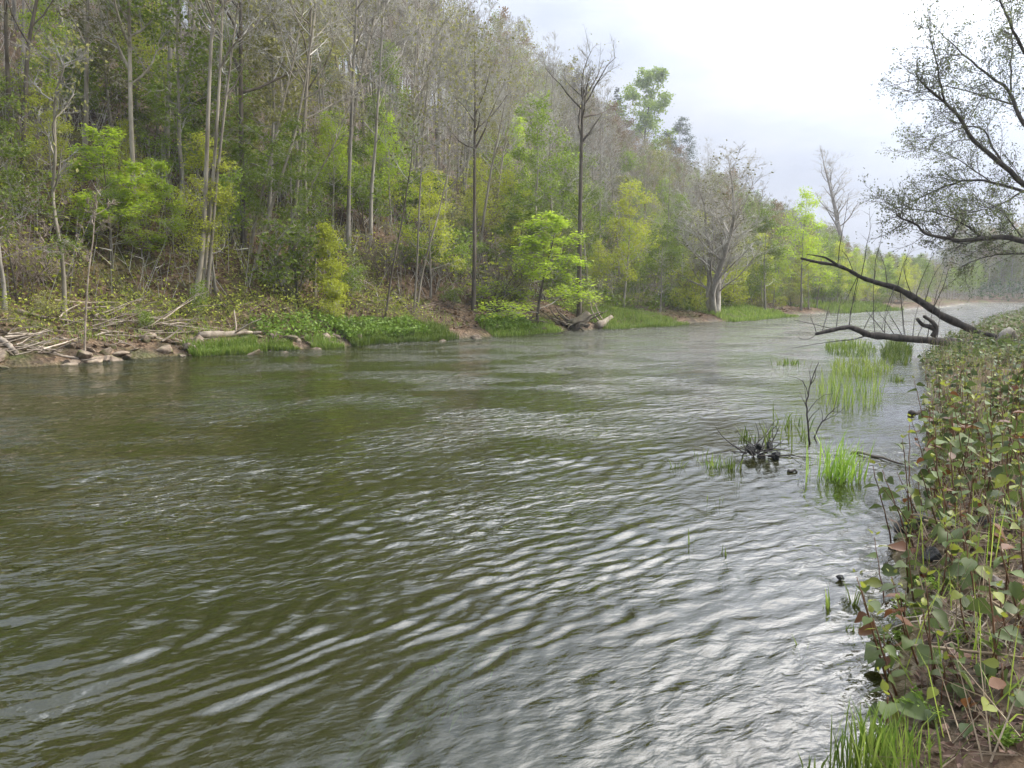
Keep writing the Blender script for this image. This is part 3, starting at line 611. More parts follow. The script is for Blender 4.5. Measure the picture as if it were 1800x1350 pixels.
# shrubs on the bank slope
for x, y, u, v in candidates(95, -2, 130, 26.5, 38, 1.9, 1.4):
    nm, lb, gr = WORDS['leafy']; c_ = int(RG.integers(0, 5)); H = cap_height(x, y, gz(x, y), RG.uniform(3, 7.5))
    plant('leafy', int(RG.integers(0, 9)), (x, y, gz(x, y)), H, RG.uniform(0, 6.28), nm, ('small ' if H < 4.8 else '') + ['green', 'lime green', 'yellow green', 'yellow green', 'fresh green'][c_] + ' young tree on the lower slope by ' + beside(x, y), 'tree', gr, leaf=['leaf_green', 'leaf_lime', 'leaf_yellow', 'leaf_yellow', 'leaf_green'][c_])
sc_ = candidates(215, -4, 120, 24.6, 40, 1.3, 1.5)
for x, y, u, v in sc_:
    d = v - float(bank_left(u))
    if d < 1.4: continue
    kind = 'bare_shrub' if RG.uniform() < .24 else 'shrub'; nm, lb, gr = WORDS[kind]
    vv = int(RG.integers(0, 4)); lb = ('bare twiggy' if kind == 'bare_shrub' else ('green', 'yellow green', 'olive', 'green')[vv]) + ' shrub ' + ('just above the waterline below ' if d < 4 else 'on the bank slope near ' if d < 8 else 'up the slope behind ') + beside(x, y)
    plant(kind, vv, (x, y, gz(x, y)), RG.uniform(1.5, 4.2) * (1 if d > 3 else .5), RG.uniform(0, 6.28), nm, lb, 'shrub', gr, wide=RG.uniform(.9, 1.4))

def scatter(name, pts, label, cat):
    """one uncountable mass of trees: points with an instance index, turned into trees by geometry nodes"""
    kinds = []; coll = bpy.data.collections.new(name + '_kinds')
    for p in pts:
        k = (p[3], p[4] % len(PROTO[p[3]]))
        if k not in kinds: kinds.append(k)
    for i, (kd, v_) in enumerate(kinds):
        T, B, Lf, bark, twig, leaf = PROTO[kd][v_]; A = MB(); A.merge(T); A.merge(B)
        me = two_mesh('tree', A, M[twig], Lf, M[leaf]) if Lf.n else A.mesh('tree', M[twig])
        o = bpy.data.objects.new('%03d_tree' % i, me); coll.objects.link(o)
    me = bpy.data.meshes.new(name); me.from_pydata([p[:3] for p in pts], [], [])
    def attr(nm, ty, vals):
        a = me.attributes.new(nm, ty, 'POINT'); a.data.foreach_set('value', vals)
    attr('ki', 'INT', [kinds.index((p[3], p[4] % len(PROTO[p[3]]))) for p in pts]); attr('sc', 'FLOAT', [p[5] / SPEC[p[3]][p[4] % len(SPEC[p[3]])][3] for p in pts]); attr('rz', 'FLOAT', [float(RG.uniform(0, 6.28)) for _ in pts])
    ng = bpy.data.node_groups.new(name, 'GeometryNodeTree')
    ng.interface.new_socket('Geometry', in_out='INPUT', socket_type='NodeSocketGeometry'); ng.interface.new_socket('Geometry', in_out='OUTPUT', socket_type='NodeSocketGeometry')
    n = ng.nodes; l = ng.links.new; gi, go = n.new('NodeGroupInput'), n.new('NodeGroupOutput')
    ci = n.new('GeometryNodeCollectionInfo'); ci.inputs['Collection'].default_value = coll; ci.inputs['Separate Children'].default_value = True; ci.inputs['Reset Children'].default_value = True
    ip = n.new('GeometryNodeInstanceOnPoints'); ip.inputs['Pick Instance'].default_value = True
    def na(nm, ty):
        a = n.new('GeometryNodeInputNamedAttribute'); a.data_type = ty; a.inputs['Name'].default_value = nm; return a.outputs['Attribute']
    cb_ = n.new('ShaderNodeCombineXYZ'); l(na('rz', 'FLOAT'), cb_.inputs['Z'])
    er = n.new('FunctionNodeEulerToRotation'); l(cb_.outputs[0], er.inputs[0])
    l(gi.outputs[0], ip.inputs['Points']); l(ci.outputs[0], ip.inputs['Instance']); l(na('ki', 'INT'), ip.inputs['Instance Index']); l(er.outputs[0], ip.inputs['Rotation']); l(na('sc', 'FLOAT'), ip.inputs['Scale']); l(ip.outputs[0], go.inputs[0])
    o = obj(name, me, kind='stuff', label=label, category=cat); o.modifiers.new('trees', 'NODES').node_group = ng; return o
# beyond the bend: low woods on the flat and the far blue slope
for x, y, u, v in candidates(330, 199, 330, -150, 40, 3.2, 1.5):
    kind = ['bare', 'bare', 'budding', 'budding', 'leafy', 'rust'][int(RG.integers(0, 6))]
    far_pts.append((x, y, gz(x, y), kind, int(RG.integers(0, 9)), RG.uniform(12, 19)))
for x, y, u, v in candidates(260, 70, 160, -70, 9, 2.4):
    d = float(bank_right(u)) - v
    if d < 2 or math.atan2(x, y) < rad(32.2): continue
    far_pts.append((x, y, gz(x, y), ['budding', 'leafy', 'leafy'][int(RG.integers(0, 3))], int(RG.integers(0, 9)), RG.uniform(8, 15)))
def far_shore():
    rg = rng_(89); n = 9000; v = rg.uniform(-140, 30, n); u = np.interp(v, [-140, -10, 15, 25, 30], [194, 190, 184.5, 180, 176]) + rg.uniform(0, 14, n); x, y = to_xy(u, v); b = MB(); b.leaves(np.stack([x, y, hgt(x, y) + rg.uniform(0, 1, n) ** 1.5 * 3.2], 1), rg, .55, .6, .3)
    obj('far_shore_scrub', b.mesh('far_shore_scrub', M['leaf_dark']), kind='stuff', label='dark scrub along the far shore at the river bend', category='scrub')
far_shore()
scatter('distant_woods', far_pts, 'hazy mass of bare and budding trees covering the upper hill and far valley', 'woods')
print('TREES', len(TREES), 'far', len(far_pts))

def slope_brush():
    rg = rng_(88); n = 46000; u = -10 + 240 * rg.uniform(0, 1, n) ** 1.35; v = bank_left(u) + 4 + 84 * rg.uniform(0, 1, n) ** 1.2; x, y = to_xy(u, v); ok = (y > 5) & (np.abs(x / np.maximum(y, .1) ) < .8); x, y = x[ok], y[ok]; n = len(x)
    P = np.stack([x, y, hgt(x, y)], 1); L = rg.uniform(.5, 3.6, n) * np.clip(.7 + .4 * nz2(x, y, .25, 2), .2, 1.4); D = rg.normal(size=(n, 3)) * (.3, .3, 0) + (0, 0, 1); T_ = P + norm(D) * L[:, None]
    b = MB(); b.spikes(P, T_, .016); k = rg.integers(0, n, n); f = rg.uniform(.3, 1, (n, 1)); a0 = P[k] + (T_[k] - P[k]) * f; b.spikes(a0, a0 + norm(rg.normal(size=(n, 3)) + (0, 0, .7)) * rg.uniform(.3, 1.1, (n, 1)), .011)
    obj('undergrowth_stems', b.mesh('undergrowth_stems', M['twig']), kind='stuff', label='grey thicket of thin saplings covering the wooded slope', category='undergrowth')
    low = np.flatnonzero(to_uv(x, y)[1] < 50); m = 13000; k = low[rg.integers(0, len(low), m)]; b = MB(); b.leaves(P[k] + (T_[k] - P[k]) * rg.uniform(.3, 1, (m, 1)) + rg.normal(size=(m, 3)) * .3, rg, .17, .65, .3)
    obj('undergrowth_leaves', b.mesh('undergrowth_leaves', M['leaf_olive']), kind='stuff', label='sparse olive leaves of the thicket on the wooded slope', category='undergrowth')
slope_brush()

# ------------------------------------------------------------------ far bank: rocks, driftwood, grass
def rock_mesh(seed, m, flat=.6, n=18):
    import bmesh
    rg = rng_(seed); P = norm(rg.normal(size=(n, 3))) * rg.uniform(.75, 1, (n, 1)) * np.array((1, .75, flat)) * .5
    bm = bmesh.new()
    for p in P: bm.verts.new(p)
    bmesh.ops.convex_hull(bm, input=bm.verts); loose = [v for v in bm.verts if not v.link_faces]
    bmesh.ops.delete(bm, geom=loose, context='VERTS'); bmesh.ops.bevel(bm, geom=bm.edges[:], offset=.03, segments=1, affect='EDGES', clamp_overlap=True)
    me = bpy.data.meshes.new('rock'); bm.to_mesh(me); bm.free(); me.materials.append(m); return me
M['rock_tan'] = bark_mat('rock_tan', (.12, .09, .065), (.31, .25, .19), 5, 1, .9, .35, .5, moss=(.10, .10, .04))
M['rock_dark'] = bark_mat('rock_dark', (.012, .013, .014), (.05, .05, .048), 9, 1, .55, .3, .6)
M['pebble'] = bark_mat('pebble', (.10, .085, .07), (.30, .25, .22), 6, 1, .8, .4, .4)
rocks = [rock_mesh(400 + i, M['rock_tan'], [.5, .7, .35, .6, .45, .8][i]) for i in range(6)]
rg = rng_(41)
for i in range(118):
    u = rg.uniform(2, 18.5) if i < 104 else rg.uniform(18, 40); d = rg.normal(.25, .42); v = float(bank_left(u)) + d; x, y = to_xy(u, v); s = rg.uniform(.25, .75) * (1.25 if rg.uniform() < .2 else 1)
    obj('rock', rocks[int(rg.integers(0, 6))], None, (x, y, max(gz(x, y), -.1) + s * .03), (rg.normal() * .3, rg.normal() * .3, rg.uniform(0, 6.28)), (s * 1.25, s, s * .85),
        label=(('large ' if s > .62 else 'small ' if s < .4 else '') + ('half sunken ' if d < 0 else '') + 'angular tan rock below ' + beside(x, y)) if i < 104 else 'lone tan rock in the waterside grass below ' + beside(x, y), category='rock', group='rocks along the far waterline' if i < 104 else 'scattered far bank rocks')
def log(name, pix, r, label, m, cat='log', lift=0.0, depth=None, knots=0, seed=0, sides=8, taper=.55):
    """a log through photo pixels lying on the ground hit by them"""
    P = [hit(x, y) + (0, 0, r[0] if isinstance(r, tuple) else r * .6) + np.array((0, 0, lift)) for x, y in pix] if depth is None else [at(x, y, depth) for x, y in pix]
    P = np.array(P); c = P[0].copy(); rg = rng_(seed + 900); f = np.linspace(0, 1, 3 * (len(P) - 1) + 1); rs = np.linspace(0, 1, len(P))
    Q = np.stack([np.interp(f, rs, P[:, k]) for k in range(3)], 1) - c; Q[1:-1] += rg.normal(size=(len(Q) - 2, 3)) * r * .12
    t = thing(name, label, cat, c); b = MB(); b.tube(Q, r * (1 - (1 - taper) * f) * (1 + .1 * rg.normal(size=len(f))), sides)
    obj('trunk', b.mesh('trunk', M[m], True), t)
    for k in range(knots):
        p, d = along(Q, rg.uniform(.1, .95, 1)); sd_ = side_dir(rg, d, 40, 80)[0]; sd_[2] = abs(sd_[2]); b = MB(); L = rg.uniform(4, 10) * r
        b.tube(wander(rg, p[0], sd_, L, 3, .15), r * .3 * np.linspace(1, .35, 4), 5); obj('branch_stub', b.mesh('branch_stub', M[m], True), t)
    return t
log('driftwood_log', [(350, 594), (400, 592), (443, 589)], .13, 'pale driftwood log lying above the rocks left of the grass strip', 'drift', knots=2, seed=1)
log('driftwood_log', [(445, 588), (470, 586), (500, 588)], .06, 'short thin pale log beside the larger driftwood log', 'drift', knots=1, seed=2)
log('driftwood_log', [(92, 622), (112, 629), (138, 634)], .05, 'thin pale pole sloping down the rocks into the water', 'drift', seed=3)
log('driftwood_log', [(30, 548), (60, 556), (92, 564)], .07, 'grey fallen pole on the shrubby slope at the left edge', 'drift', knots=2, seed=4)
log('driftwood_log', [(0, 600), (18, 612), (30, 625)], .10, 'weathered log end among the rocks at the left edge', 'drift', seed=5)
log('fallen_log', [(688, 518), (702, 530), (716, 543)], .12, 'dark fallen log on the litter slope behind the slim twin', 'brown_bark', seed=6)
log('fallen_log', [(582, 553), (592, 570), (603, 586)], .08, 'dead brown stub leaning below the chartreuse sapling', 'brown_bark', seed=7, depth=None)
log('fallen_log', [(1050, 578), (1062, 570), (1074, 562)], .22, 'bright tan peeled log behind the uprooted stump', 'drift', knots=2, seed=8)
def stump():
    p = hit(1018, 580); t = thing('uprooted_stump', 'dark uprooted stump with tangled roots at the far waterline', 'stump', p); rg = rng_(31)
    b = MB(); b.tube(wander(rg, (-.5, 0, .1), (1, .1, .45), 1.3, 5, .08), np.array((.42, .4, .34, .3, .27, .25)), 9); obj('trunk', b.mesh('trunk', M['brown_bark'], True), t)
    for k in range(26):
        az = rg.uniform(2.0, 4.6) if k < 18 else rg.uniform(0, 6.28); b = MB(); L = rg.uniform(.6, 2.1)
        b.tube(wander(rg, (-.3 + rg.normal() * .2, rg.normal() * .2, .25), (math.cos(az), math.sin(az) * .6, rg.uniform(-.1, .5)), L, 5, .25, 0, .08), np.linspace(.08, .015, 6), 5); obj('root', b.mesh('root', M['brown_bark'], True), t)
stump()
def brush(px, py, n, L, spread, label, seed, m='drift'):
    p = hit(px, py); t = thing('brush_pile', label, 'brush pile', p); rg = rng_(seed)
    for k in range(n):
        b = MB(); x, y = rg.normal(size=2) * spread * np.array((1, .5)); z = gz(p[0] + x, p[1] + y) - p[2] + rg.uniform(.03, .3); l = L * rg.uniform(.4, 1.2); az = rg.normal(.3, .7)
        b.tube(wander(rg, (x - l * .5 * math.cos(az), y - l * .5 * math.sin(az), z), (math.cos(az), math.sin(az), rg.normal() * .25), l, 4, .12), np.linspace(.028, .008, 5) * rg.uniform(.6, 1.3), 4); obj('stick', b.mesh('stick', M[m]), t)
brush(285, 578, 46, 1.9, 1.0, 'tangled heap of bleached sticks below the pale trio', 51)
brush(60, 610, 40, 1.2, .55, 'dense nest of tan sticks caught among the left rocks', 52)
brush(180, 590, 26, 1.5, .8, 'loose grey sticks above the rocks by the dead sapling', 53)
brush(955, 574, 30, 1.6, .8, 'dark drift branches caught beside the uprooted stump', 54, 'brown_bark')
brush(1275, 555, 12, 1.8, .7, 'pale dead branches at the foot of the spreading willow', 55)
brush(660, 530, 24, 1.6, 1.2, 'reddish dead stems on the litter slope right of the sapling', 56, 'red_twig')

def u_of(px, py): p = hit(px, py); return to_uv(p[0], p[1])[0]
def grass_strip(px0, px1, py, d0, d1, h, n, seed, label, m='grass', w=.022):
    rg = rng_(seed); u = rg.uniform(u_of(px0, py), u_of(px1, py), n); cl = np.clip(.55 + .5 * nz2(u, u * 0 + seed, 1.9, 2), .05, 1)
    v = bank_left(u) + d0 + (d1 - d0) * rg.uniform(0, 1, n) ** 1.3; x, y = to_xy(u, v); P = np.stack([x, y, np.maximum(hgt(x, y), -.05) - .01], 1)
    T_ = P + np.stack([rg.normal(size=n) * .09, rg.normal(size=n) * .09, h * rg.uniform(.5, 1.15, n) * (.5 + .5 * cl)], 1); b = MB(); b.blades(P, T_, w)
    obj('grass', b.mesh('grass', M[m]), kind='stuff', label=label, category='grass')
grass_strip(325, 456, 614, -.45, .5, .42, 2600, 61, 'bright green grass strip in the water below the driftwood log')
grass_strip(468, 516, 612, -.3, .3, .36, 700, 62, 'small bright grass patch right of the driftwood strip')
grass_strip(545, 600, 609, -.3, .4, .36, 900, 63, 'grass patch at the waterline under the chartreuse sapling')
grass_strip(612, 880, 600, -.35, 1.2, .42, 7000, 64, 'long bright grass fringe along the waterline mid picture')
grass_strip(1050, 1262, 572, -.8, 3.5, .45, 9000, 65, 'bright grass shelf between the stump and the willow')
grass_strip(1262, 1455, 558, -1.0, 5.0, .5, 9000, 66, 'bright grass shelf right of the willow', w=.035)
grass_strip(1450, 1640, 546, -1.2, 6.0, .55, 7000, 67, 'far grassy bank running towards the bend', w=.05)
grass_strip(860, 1055, 586, -.35, .9, .4, 2600, 69, 'bright grass fringe around the uprooted stump')
grass_strip(60, 1000, 600, 1.0, 6.0, .3, 4200, 68, 'thin grass scattered over the litter slope', 'grass_pale', .018)
def herbs(px0, px1, py, d0, d1, n, size, h, seed, label, m='herb'):
    rg = rng_(seed); u = rg.uniform(u_of(px0, py), u_of(px1, py), n); v = bank_left(u) + rg.uniform(d0, d1, n); x, y = to_xy(u, v)
    P = np.stack([x, y, np.maximum(hgt(x, y), 0) + rg.uniform(.03, h, n)], 1); b = MB(); b.leaves(P, rg, size, .7, .35); obj('groundcover', b.mesh('groundcover', M[m]), kind='stuff', label=label, category='plants')
herbs(612, 830, 602, .1, 1.6, 2900, .14, .34, 71, 'broad leaved green plants along the waterline mid picture')
herbs(870, 1000, 588, .1, 1.4, 1500, .15, .36, 72, 'dark green broad leaved plants left of the uprooted stump')
herbs(480, 620, 606, .5, 2.0, 1100, .13, .35, 73, 'low green plants behind the small grass patches')
herbs(1050, 1420, 562, 2.2, 7.0, 3000, .25, .9, 74, 'green undergrowth behind the grassy shelf', 'leaf_green')
herbs(20, 900, 600, 1.6, 9.0, 11000, .10, .8, 75, 'yellow green low undergrowth over the lower slope', 'weed_mix')
def litter_left():
    rg = rng_(81); n = 15000; u = rg.uniform(-2, 75, n); d = .7 + 13 * rg.uniform(0, 1, n) ** 1.4; x, y = to_xy(u, bank_left(u) + d)
    b = MB(); b.leaves(np.stack([x, y, hgt(x, y) + .03], 1), rg, .16, .7, .8); obj('leaf_litter', b.mesh('leaf_litter', M['dry_leaf']), kind='stuff', label='brown fallen leaves covering the far bank slope', category='leaf litter')
    n = 1500; u = rg.uniform(0, 70, n); d = .6 + 10 * rg.uniform(0, 1, n); x, y = to_xy(u, bank_left(u) + d); P = np.stack([x, y, hgt(x, y) + .05], 1); D = rg.normal(size=(n, 3)); D[:, 2] = np.abs(D[:, 2]) * .35
    b = MB(); b.spikes(P, P + norm(D) * rg.uniform(.3, 1.4, (n, 1)), .015); obj('fallen_twigs', b.mesh('fallen_twigs', M['drift']), kind='stuff', label='bleached fallen twigs strewn over the far bank slope', category='twigs')
litter_left()

# ------------------------------------------------------------------ the overhanging tree and fallen trunks on the near bank
def pix_path(pix, d0, d1, n=3, wob=.0, seed=0):
    P = np.array([at(x, y, d0 + (d1 - d0) * k / (len(pix) - 1)) for k, (x, y) in enumerate(pix)]); f = np.linspace(0, 1, n * (len(P) - 1) + 1); r = np.linspace(0, 1, len(P))
    Q = np.stack([np.interp(f, r, P[:, k]) for k in range(3)], 1); Q[1:-1] = (Q[:-2] + 2 * Q[1:-1] + Q[2:]) / 4
    return Q + (rng_(seed).normal(size=Q.shape) * wob if wob else 0)
def overhang():
    rg = rng_(500); D = 26.; b0 = at(1935, 610, D); b0[2] = gz(b0[0], b0[1]) - .1
    t = thing('overhanging_tree', 'large backlit tree leaning over the river with fresh small leaves', 'tree', b0)
    tk = pix_path([(1935, 640), (1900, 520), (1862, 420), (1842, 350), (1836, 260), (1838, 150), (1850, 20), (1856, -140)], D, D + 1.5); f = np.linspace(0, 1, len(tk)); b = MB(); b.tube(tk - b0, .28 * (1 - f) ** .7 + .04, 9)
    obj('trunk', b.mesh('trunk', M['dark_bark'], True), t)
    limbs = [([(1842, 345), (1800, 327), (1764, 289), (1708, 246), (1689, 208), (1661, 180), (1630, 155), (1608, 130)], D, D - 2, .15),
             ([(1661, 178), (1652, 140), (1639, 81), (1630, 40)], D - 1.5, D - 2.5, .05), ([(1838, 262), (1800, 218), (1783, 184), (1776, 159), (1739, 134), (1708, 109), (1683, 87), (1650, 55)], D, D + 2, .12),
             ([(1778, 162), (1777, 110), (1780, 60), (1775, -20)], D + .8, D + 2, .05), ([(1838, 150), (1800, 93), (1786, 65), (1770, 31), (1755, -10), (1735, -60)], D + 1, D - 1, .10),
             ([(1846, 352), (1800, 335), (1755, 324), (1717, 314), (1680, 320), (1643, 335), (1608, 352), (1585, 362)], D, D + 2.5, .09),
             ([(1862, 432), (1800, 423), (1763, 415), (1728, 418), (1685, 425), (1660, 418), (1627, 413), (1612, 395), (1575, 378)], D, D - 3, .16),
             ([(1866, 446), (1800, 445), (1763, 447), (1743, 449), (1715, 457), (1690, 470)], D, D + 1, .07), ([(1764, 289), (1745, 262), (1730, 225), (1700, 222), (1660, 235), (1615, 255)], D - .6, D + 1.5, .06),
             ([(1783, 184), (1740, 172), (1700, 160), (1650, 150), (1590, 160)], D + 1, D + 3, .05), ([(1742, 320), (1700, 290), (1650, 262), (1600, 260)], D + 1, D + 3, .04), ([(1728, 418), (1690, 390), (1640, 372), (1590, 368), (1555, 356)], D - 1, D + 1, .05),
             ([(1800, 335), (1760, 360), (1720, 372), (1670, 380)], D, D - 2, .05), ([(1800, 423), (1770, 380), (1740, 355), (1700, 345)], D, D + 2, .04)]
    for k in range(7):
        a = rg.uniform(-1.2, 1.6); p = tk[int(rg.integers(9, len(tk) - 1))]; limbs.append((wander(rg, p, (math.cos(a), math.sin(a), .5), rg.uniform(2.5, 5), 6, .12, .05), None, None, .08))
    B, tips = MB(), []
    for (px, d0, d1, r) in limbs:
        P = pix_path(px, d0, d1, 3, .015, int(r * 999)) if d0 is not None else px
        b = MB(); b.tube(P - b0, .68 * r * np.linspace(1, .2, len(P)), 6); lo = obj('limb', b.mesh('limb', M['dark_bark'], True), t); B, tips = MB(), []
        L = np.linalg.norm(np.diff(P, axis=0), axis=1).sum(); ns = int(7 + L * 4.6)
        ts = rg.uniform(.12, 1, ns); sp, sd_ = along(P, ts); sd_ = side_dir(rg, sd_, 30, 75)
        for q in range(ns):
            l2 = rg.uniform(.7, 1.7) * (1.1 - .3 * ts[q]); bp = wander(rg, sp[q], sd_[q] + (-.25, 0, .12), l2, 5, .16, .03); B.tube(bp - b0, np.linspace(max(.010, r * .10), .004, 6), 3, False)
            nt_ = 14; a0, ad = along(bp, rg.uniform(.1, 1, nt_)); td = side_dir(rg, ad, 20, 65); e0 = a0 + td * rg.uniform(.2, .6, (nt_, 1)); B.spikes(a0 - b0, e0 - b0, .005); tips += [e0, (a0 + e0) / 2]
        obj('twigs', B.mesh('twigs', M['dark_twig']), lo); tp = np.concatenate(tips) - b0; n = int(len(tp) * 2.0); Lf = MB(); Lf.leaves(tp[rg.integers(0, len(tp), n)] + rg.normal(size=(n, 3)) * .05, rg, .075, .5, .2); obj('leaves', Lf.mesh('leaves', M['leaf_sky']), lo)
overhang()
def fallen():
    rg = rng_(520)
    D = 25.0; P = pix_path([(1408, 454), (1436, 461), (1471, 466), (1491, 474), (1514, 488), (1541, 497), (1577, 506), (1609, 524), (1635, 541), (1657, 556), (1690, 571), (1730, 590)], D - 1.2, D + 1, 3); c = P[-1].copy()
    t = thing('leaning_dead_trunk', 'bare dark dead trunk slanting out over the water with upright shoots', 'dead tree', c); b = MB(); b.tube(P - c, np.linspace(.038, .135, len(P)) * (1 + .12 * rg.normal(size=len(P))), 9); obj('trunk', b.mesh('trunk', M['dark_bark'], True), t)
    b = MB(); Q = pix_path([(1471, 465), (1451, 452), (1434, 449), (1418, 447)], D - .9, D - 1.4); b.tube(Q - c, np.linspace(.045, .012, len(Q)), 5); obj('branch', b.mesh('branch', M['dark_bark'], True), t)
    def shoot(pix, d, r0, tt, cc, tw=6):
        Q = pix_path(pix, d, d + rg.normal() * .4, 3, .006, int(rg.integers(1e6))); b = MB(); b.tube(Q - cc, np.linspace(r0 * .7, .004, len(Q)), 5)
        a0, ad = along(Q, rg.uniform(.3, 1, tw)); e0 = a0 + side_dir(rg, ad, 20, 50) * rg.uniform(.15, .55, (tw, 1)); b.spikes(a0 - cc, e0 - cc, .006); obj('shoot', b.mesh('shoot', M['dark_twig']), tt)
    for pix in ([(1472, 467), (1478, 420), (1486, 380), (1492, 340)], [(1514, 487), (1522, 440), (1530, 405), (1528, 370)], [(1537, 496), (1539, 455), (1549, 423), (1552, 395)], [(1578, 506), (1584, 473), (1602, 438)], [(1603, 520), (1592, 490), (1588, 470), (1598, 440)],
                [(1610, 524), (1618, 495), (1632, 465), (1640, 440)], [(1560, 501), (1556, 470), (1545, 440)], [(1625, 533), (1638, 490), (1660, 455)], [(1500, 479), (1492, 455), (1480, 440)], [(1508, 484), (1496, 510), (1486, 530)], [(1509, 484), (1500, 525), (1495, 555), (1492, 573)], [(1572, 505), (1560, 535), (1552, 570), (1551, 588)], [(1582, 508), (1585, 540), (1588, 590)], [(1640, 544), (1660, 500), (1668, 470)]): shoot(pix, D - .3, .022, t, c)
    D = 23.5; P = pix_path([(1434, 587), (1463, 580), (1491, 574), (1509, 580), (1526, 589), (1551, 591), (1589, 595), (1627, 598), (1670, 602), (1715, 604), (1756, 603)], D - .8, D + .4, 3); c = P[-1].copy()
    t = thing('fallen_log', 'dark fallen log lying low over the water with a row of upright shoots', 'log', c); b = MB(); f = np.linspace(0, 1, len(P)); b.tube(P - c, (.05 + .085 * f ** .6) * (1 + .12 * rg.normal(size=len(P))), 9); obj('trunk', b.mesh('trunk', M['dark_bark'], True), t)
    for pix in ([(1538, 590), (1535, 540), (1536, 500), (1547, 425)], [(1494, 574), (1493, 555), (1502, 525), (1511, 493)], [(1470, 578), (1474, 545), (1480, 520)], [(1554, 591), (1556, 560), (1572, 512)], [(1592, 594), (1586, 555), (1584, 520)], [(1604, 596), (1608, 555), (1618, 530)], [(1436, 586), (1430, 570), (1424, 556)], [(1446, 582), (1454, 551), (1460, 530)],
                [(1630, 597), (1640, 540), (1662, 466)], [(1575, 592), (1556, 565), (1544, 548)], [(1560, 591), (1535, 560), (1522, 545)], [(1516, 585), (1530, 555), (1541, 540)], [(1588, 594), (1568, 560), (1560, 545)], [(1612, 596), (1622, 570), (1630, 555)], [(1646, 599), (1652, 560), (1650, 530)]): shoot(pix, D - .1, .02, t, c, 4)
    for pix, r in (([(1524, 590), (1500, 597), (1455, 601), (1393, 612)], .02), ([(1436, 586), (1424, 596), (1411, 597), (1402, 592)], .015), ([(1470, 579), (1440, 572), (1395, 562)], .016)):
        b = MB(); Q = pix_path(pix, D - .4, D - .9); b.tube(Q - c, np.linspace(r, .006, len(Q)), 5); obj('branch', b.mesh('branch', M['dark_bark'], True), t)
    D = 22.; c = at(1768, 612, D); t = thing('broken_stump', 'grey weathered broken stump at the thick end of the fallen log', 'stump', c)
    b = MB(); b.tube(pix_path([(1752, 640), (1755, 612), (1762, 590), (1776, 581)], D, D + .3) - c, np.linspace(.17, .12, 10), 9); obj('trunk', b.mesh('trunk', M['grey_bark'], True), t)
    b = MB(); b.tube(pix_path([(1782, 630), (1783, 600), (1776, 583)], D + .2, D + .3) - c, np.linspace(.13, .13, 7), 9); obj('side_stem', b.mesh('side_stem', M['brown_bark'], True), t)
    b = MB(); b.tube(pix_path([(1730, 586), (1745, 590), (1762, 594)], D + .3, D + .2) - c, .07, 7); obj('branch_stub', b.mesh('branch_stub', M['dark_bark'], True), t)
    c = at(1640, 590, 23.2); t = thing('forked_snag', 'dark forked snag standing on the low fallen log', 'snag', c)
    for pix in ([(1640, 592), (1647, 578), (1640, 566), (1624, 556)], [(1646, 580), (1634, 574), (1622, 572), (1612, 560)]): b = MB(); b.tube(pix_path(pix, 23.2, 23.0) - c, np.linspace(.09, .05, 10), 7); obj('prong', b.mesh('prong', M['dark_bark'], True), t)
fallen()

# ------------------------------------------------------------------ grass and debris standing in the water
def tuft(px, py, hpx, n, wpx, label, seed, m='grass', name='grass_tuft', lean=0.0, depth=None, thick=None):
    p = hit(px, py); p[2] = max(p[2], -.12) if p[2] < 0 else p[2]; s = p[1] / F_PX; h, w = hpx * s, wpx * s; rg = rng_(seed)
    B_ = np.stack([rg.normal(size=n) * w * .35, rg.normal(size=n) * w * .35, np.full(n, -.02)], 1); T_ = B_ + np.stack([rg.normal(size=n) * h * .25 + lean * h, rg.normal(size=n) * h * .22, h * rg.uniform(.4, 1.1, n) + .05], 1)
    b = MB(); b.blades(B_, T_, thick or max(.008, s * 2.2)); obj(name, b.mesh(name, M[m]), None, p, label=label, category='grass')
for k, a in enumerate(((1312, 775, 42, 34, 14, 'upright grass tuft behind the dark root clump'), (1253, 822, 40, 26, 16, 'left grass tuft of the pair left of the root clump'), (1281, 824, 42, 34, 18, 'right grass tuft of the pair left of the root clump'),
    (1190, 822, 34, 12, 10, 'sparse thin blades farthest out from the root clump'), (1230, 806, 34, 8, 14, 'few thin blades behind the paired tufts'), (1214, 958, 52, 4, 4, 'single broad blade standing alone in the open water'), (1275, 978, 40, 7, 12, 'small tuft in open water right of the single blade'),
    (1270, 1016, 22, 6, 10, 'tiny dark tuft in shallow water below the open water tuft'), (1385, 641, 18, 60, 30, 'low wide tuft out in the bright water near the log'), (1580, 670, 20, 36, 18, 'small tuft between the reed bed and the bank'), (1332, 858, 22, 6, 14, 'pair of short blades below the root clump'),
    (1258, 880, 26, 6, 22, 'scattered short blades below the paired tufts'), (1298, 852, 26, 6, 14, 'short blades between paired tufts and root clump'), (1458, 1068, 60, 6, 8, 'tall thin blades at the shallow edge under the knotweed'), (1415, 1140, 48, 5, 12, 'bent blade pair in shallow water by the near bank'),
    (1495, 1105, 40, 9, 26, 'blades beside the near bank ferns'), (1425, 1362, 66, 12, 34, 'few green blades at the bottom edge left of the big clump'), (1500, 1060, 60, 12, 14, 'broad green blades among the leaning knotweed'))): tuft(*a, seed=600 + k, thick=(.012 if a[1] > 900 else None), name='grass_tuft')
tuft(1558, 1372, 120, 150, 110, 'big bright grass clump at the bottom edge by the bank', 640, thick=.008, name='grass_clump'); tuft(1500, 1385, 110, 50, 60, 'smaller grass clump beside the big one at the bottom edge', 641, thick=.008, name='grass_clump')
tuft(1464, 842, 100, 110, 60, 'large bushy grass clump standing in the shallow water', 642, lean=.12, name='grass_clump', m='herb'); tuft(1490, 842, 60, 30, 40, 'thin grass beside the large bushy clump', 643)
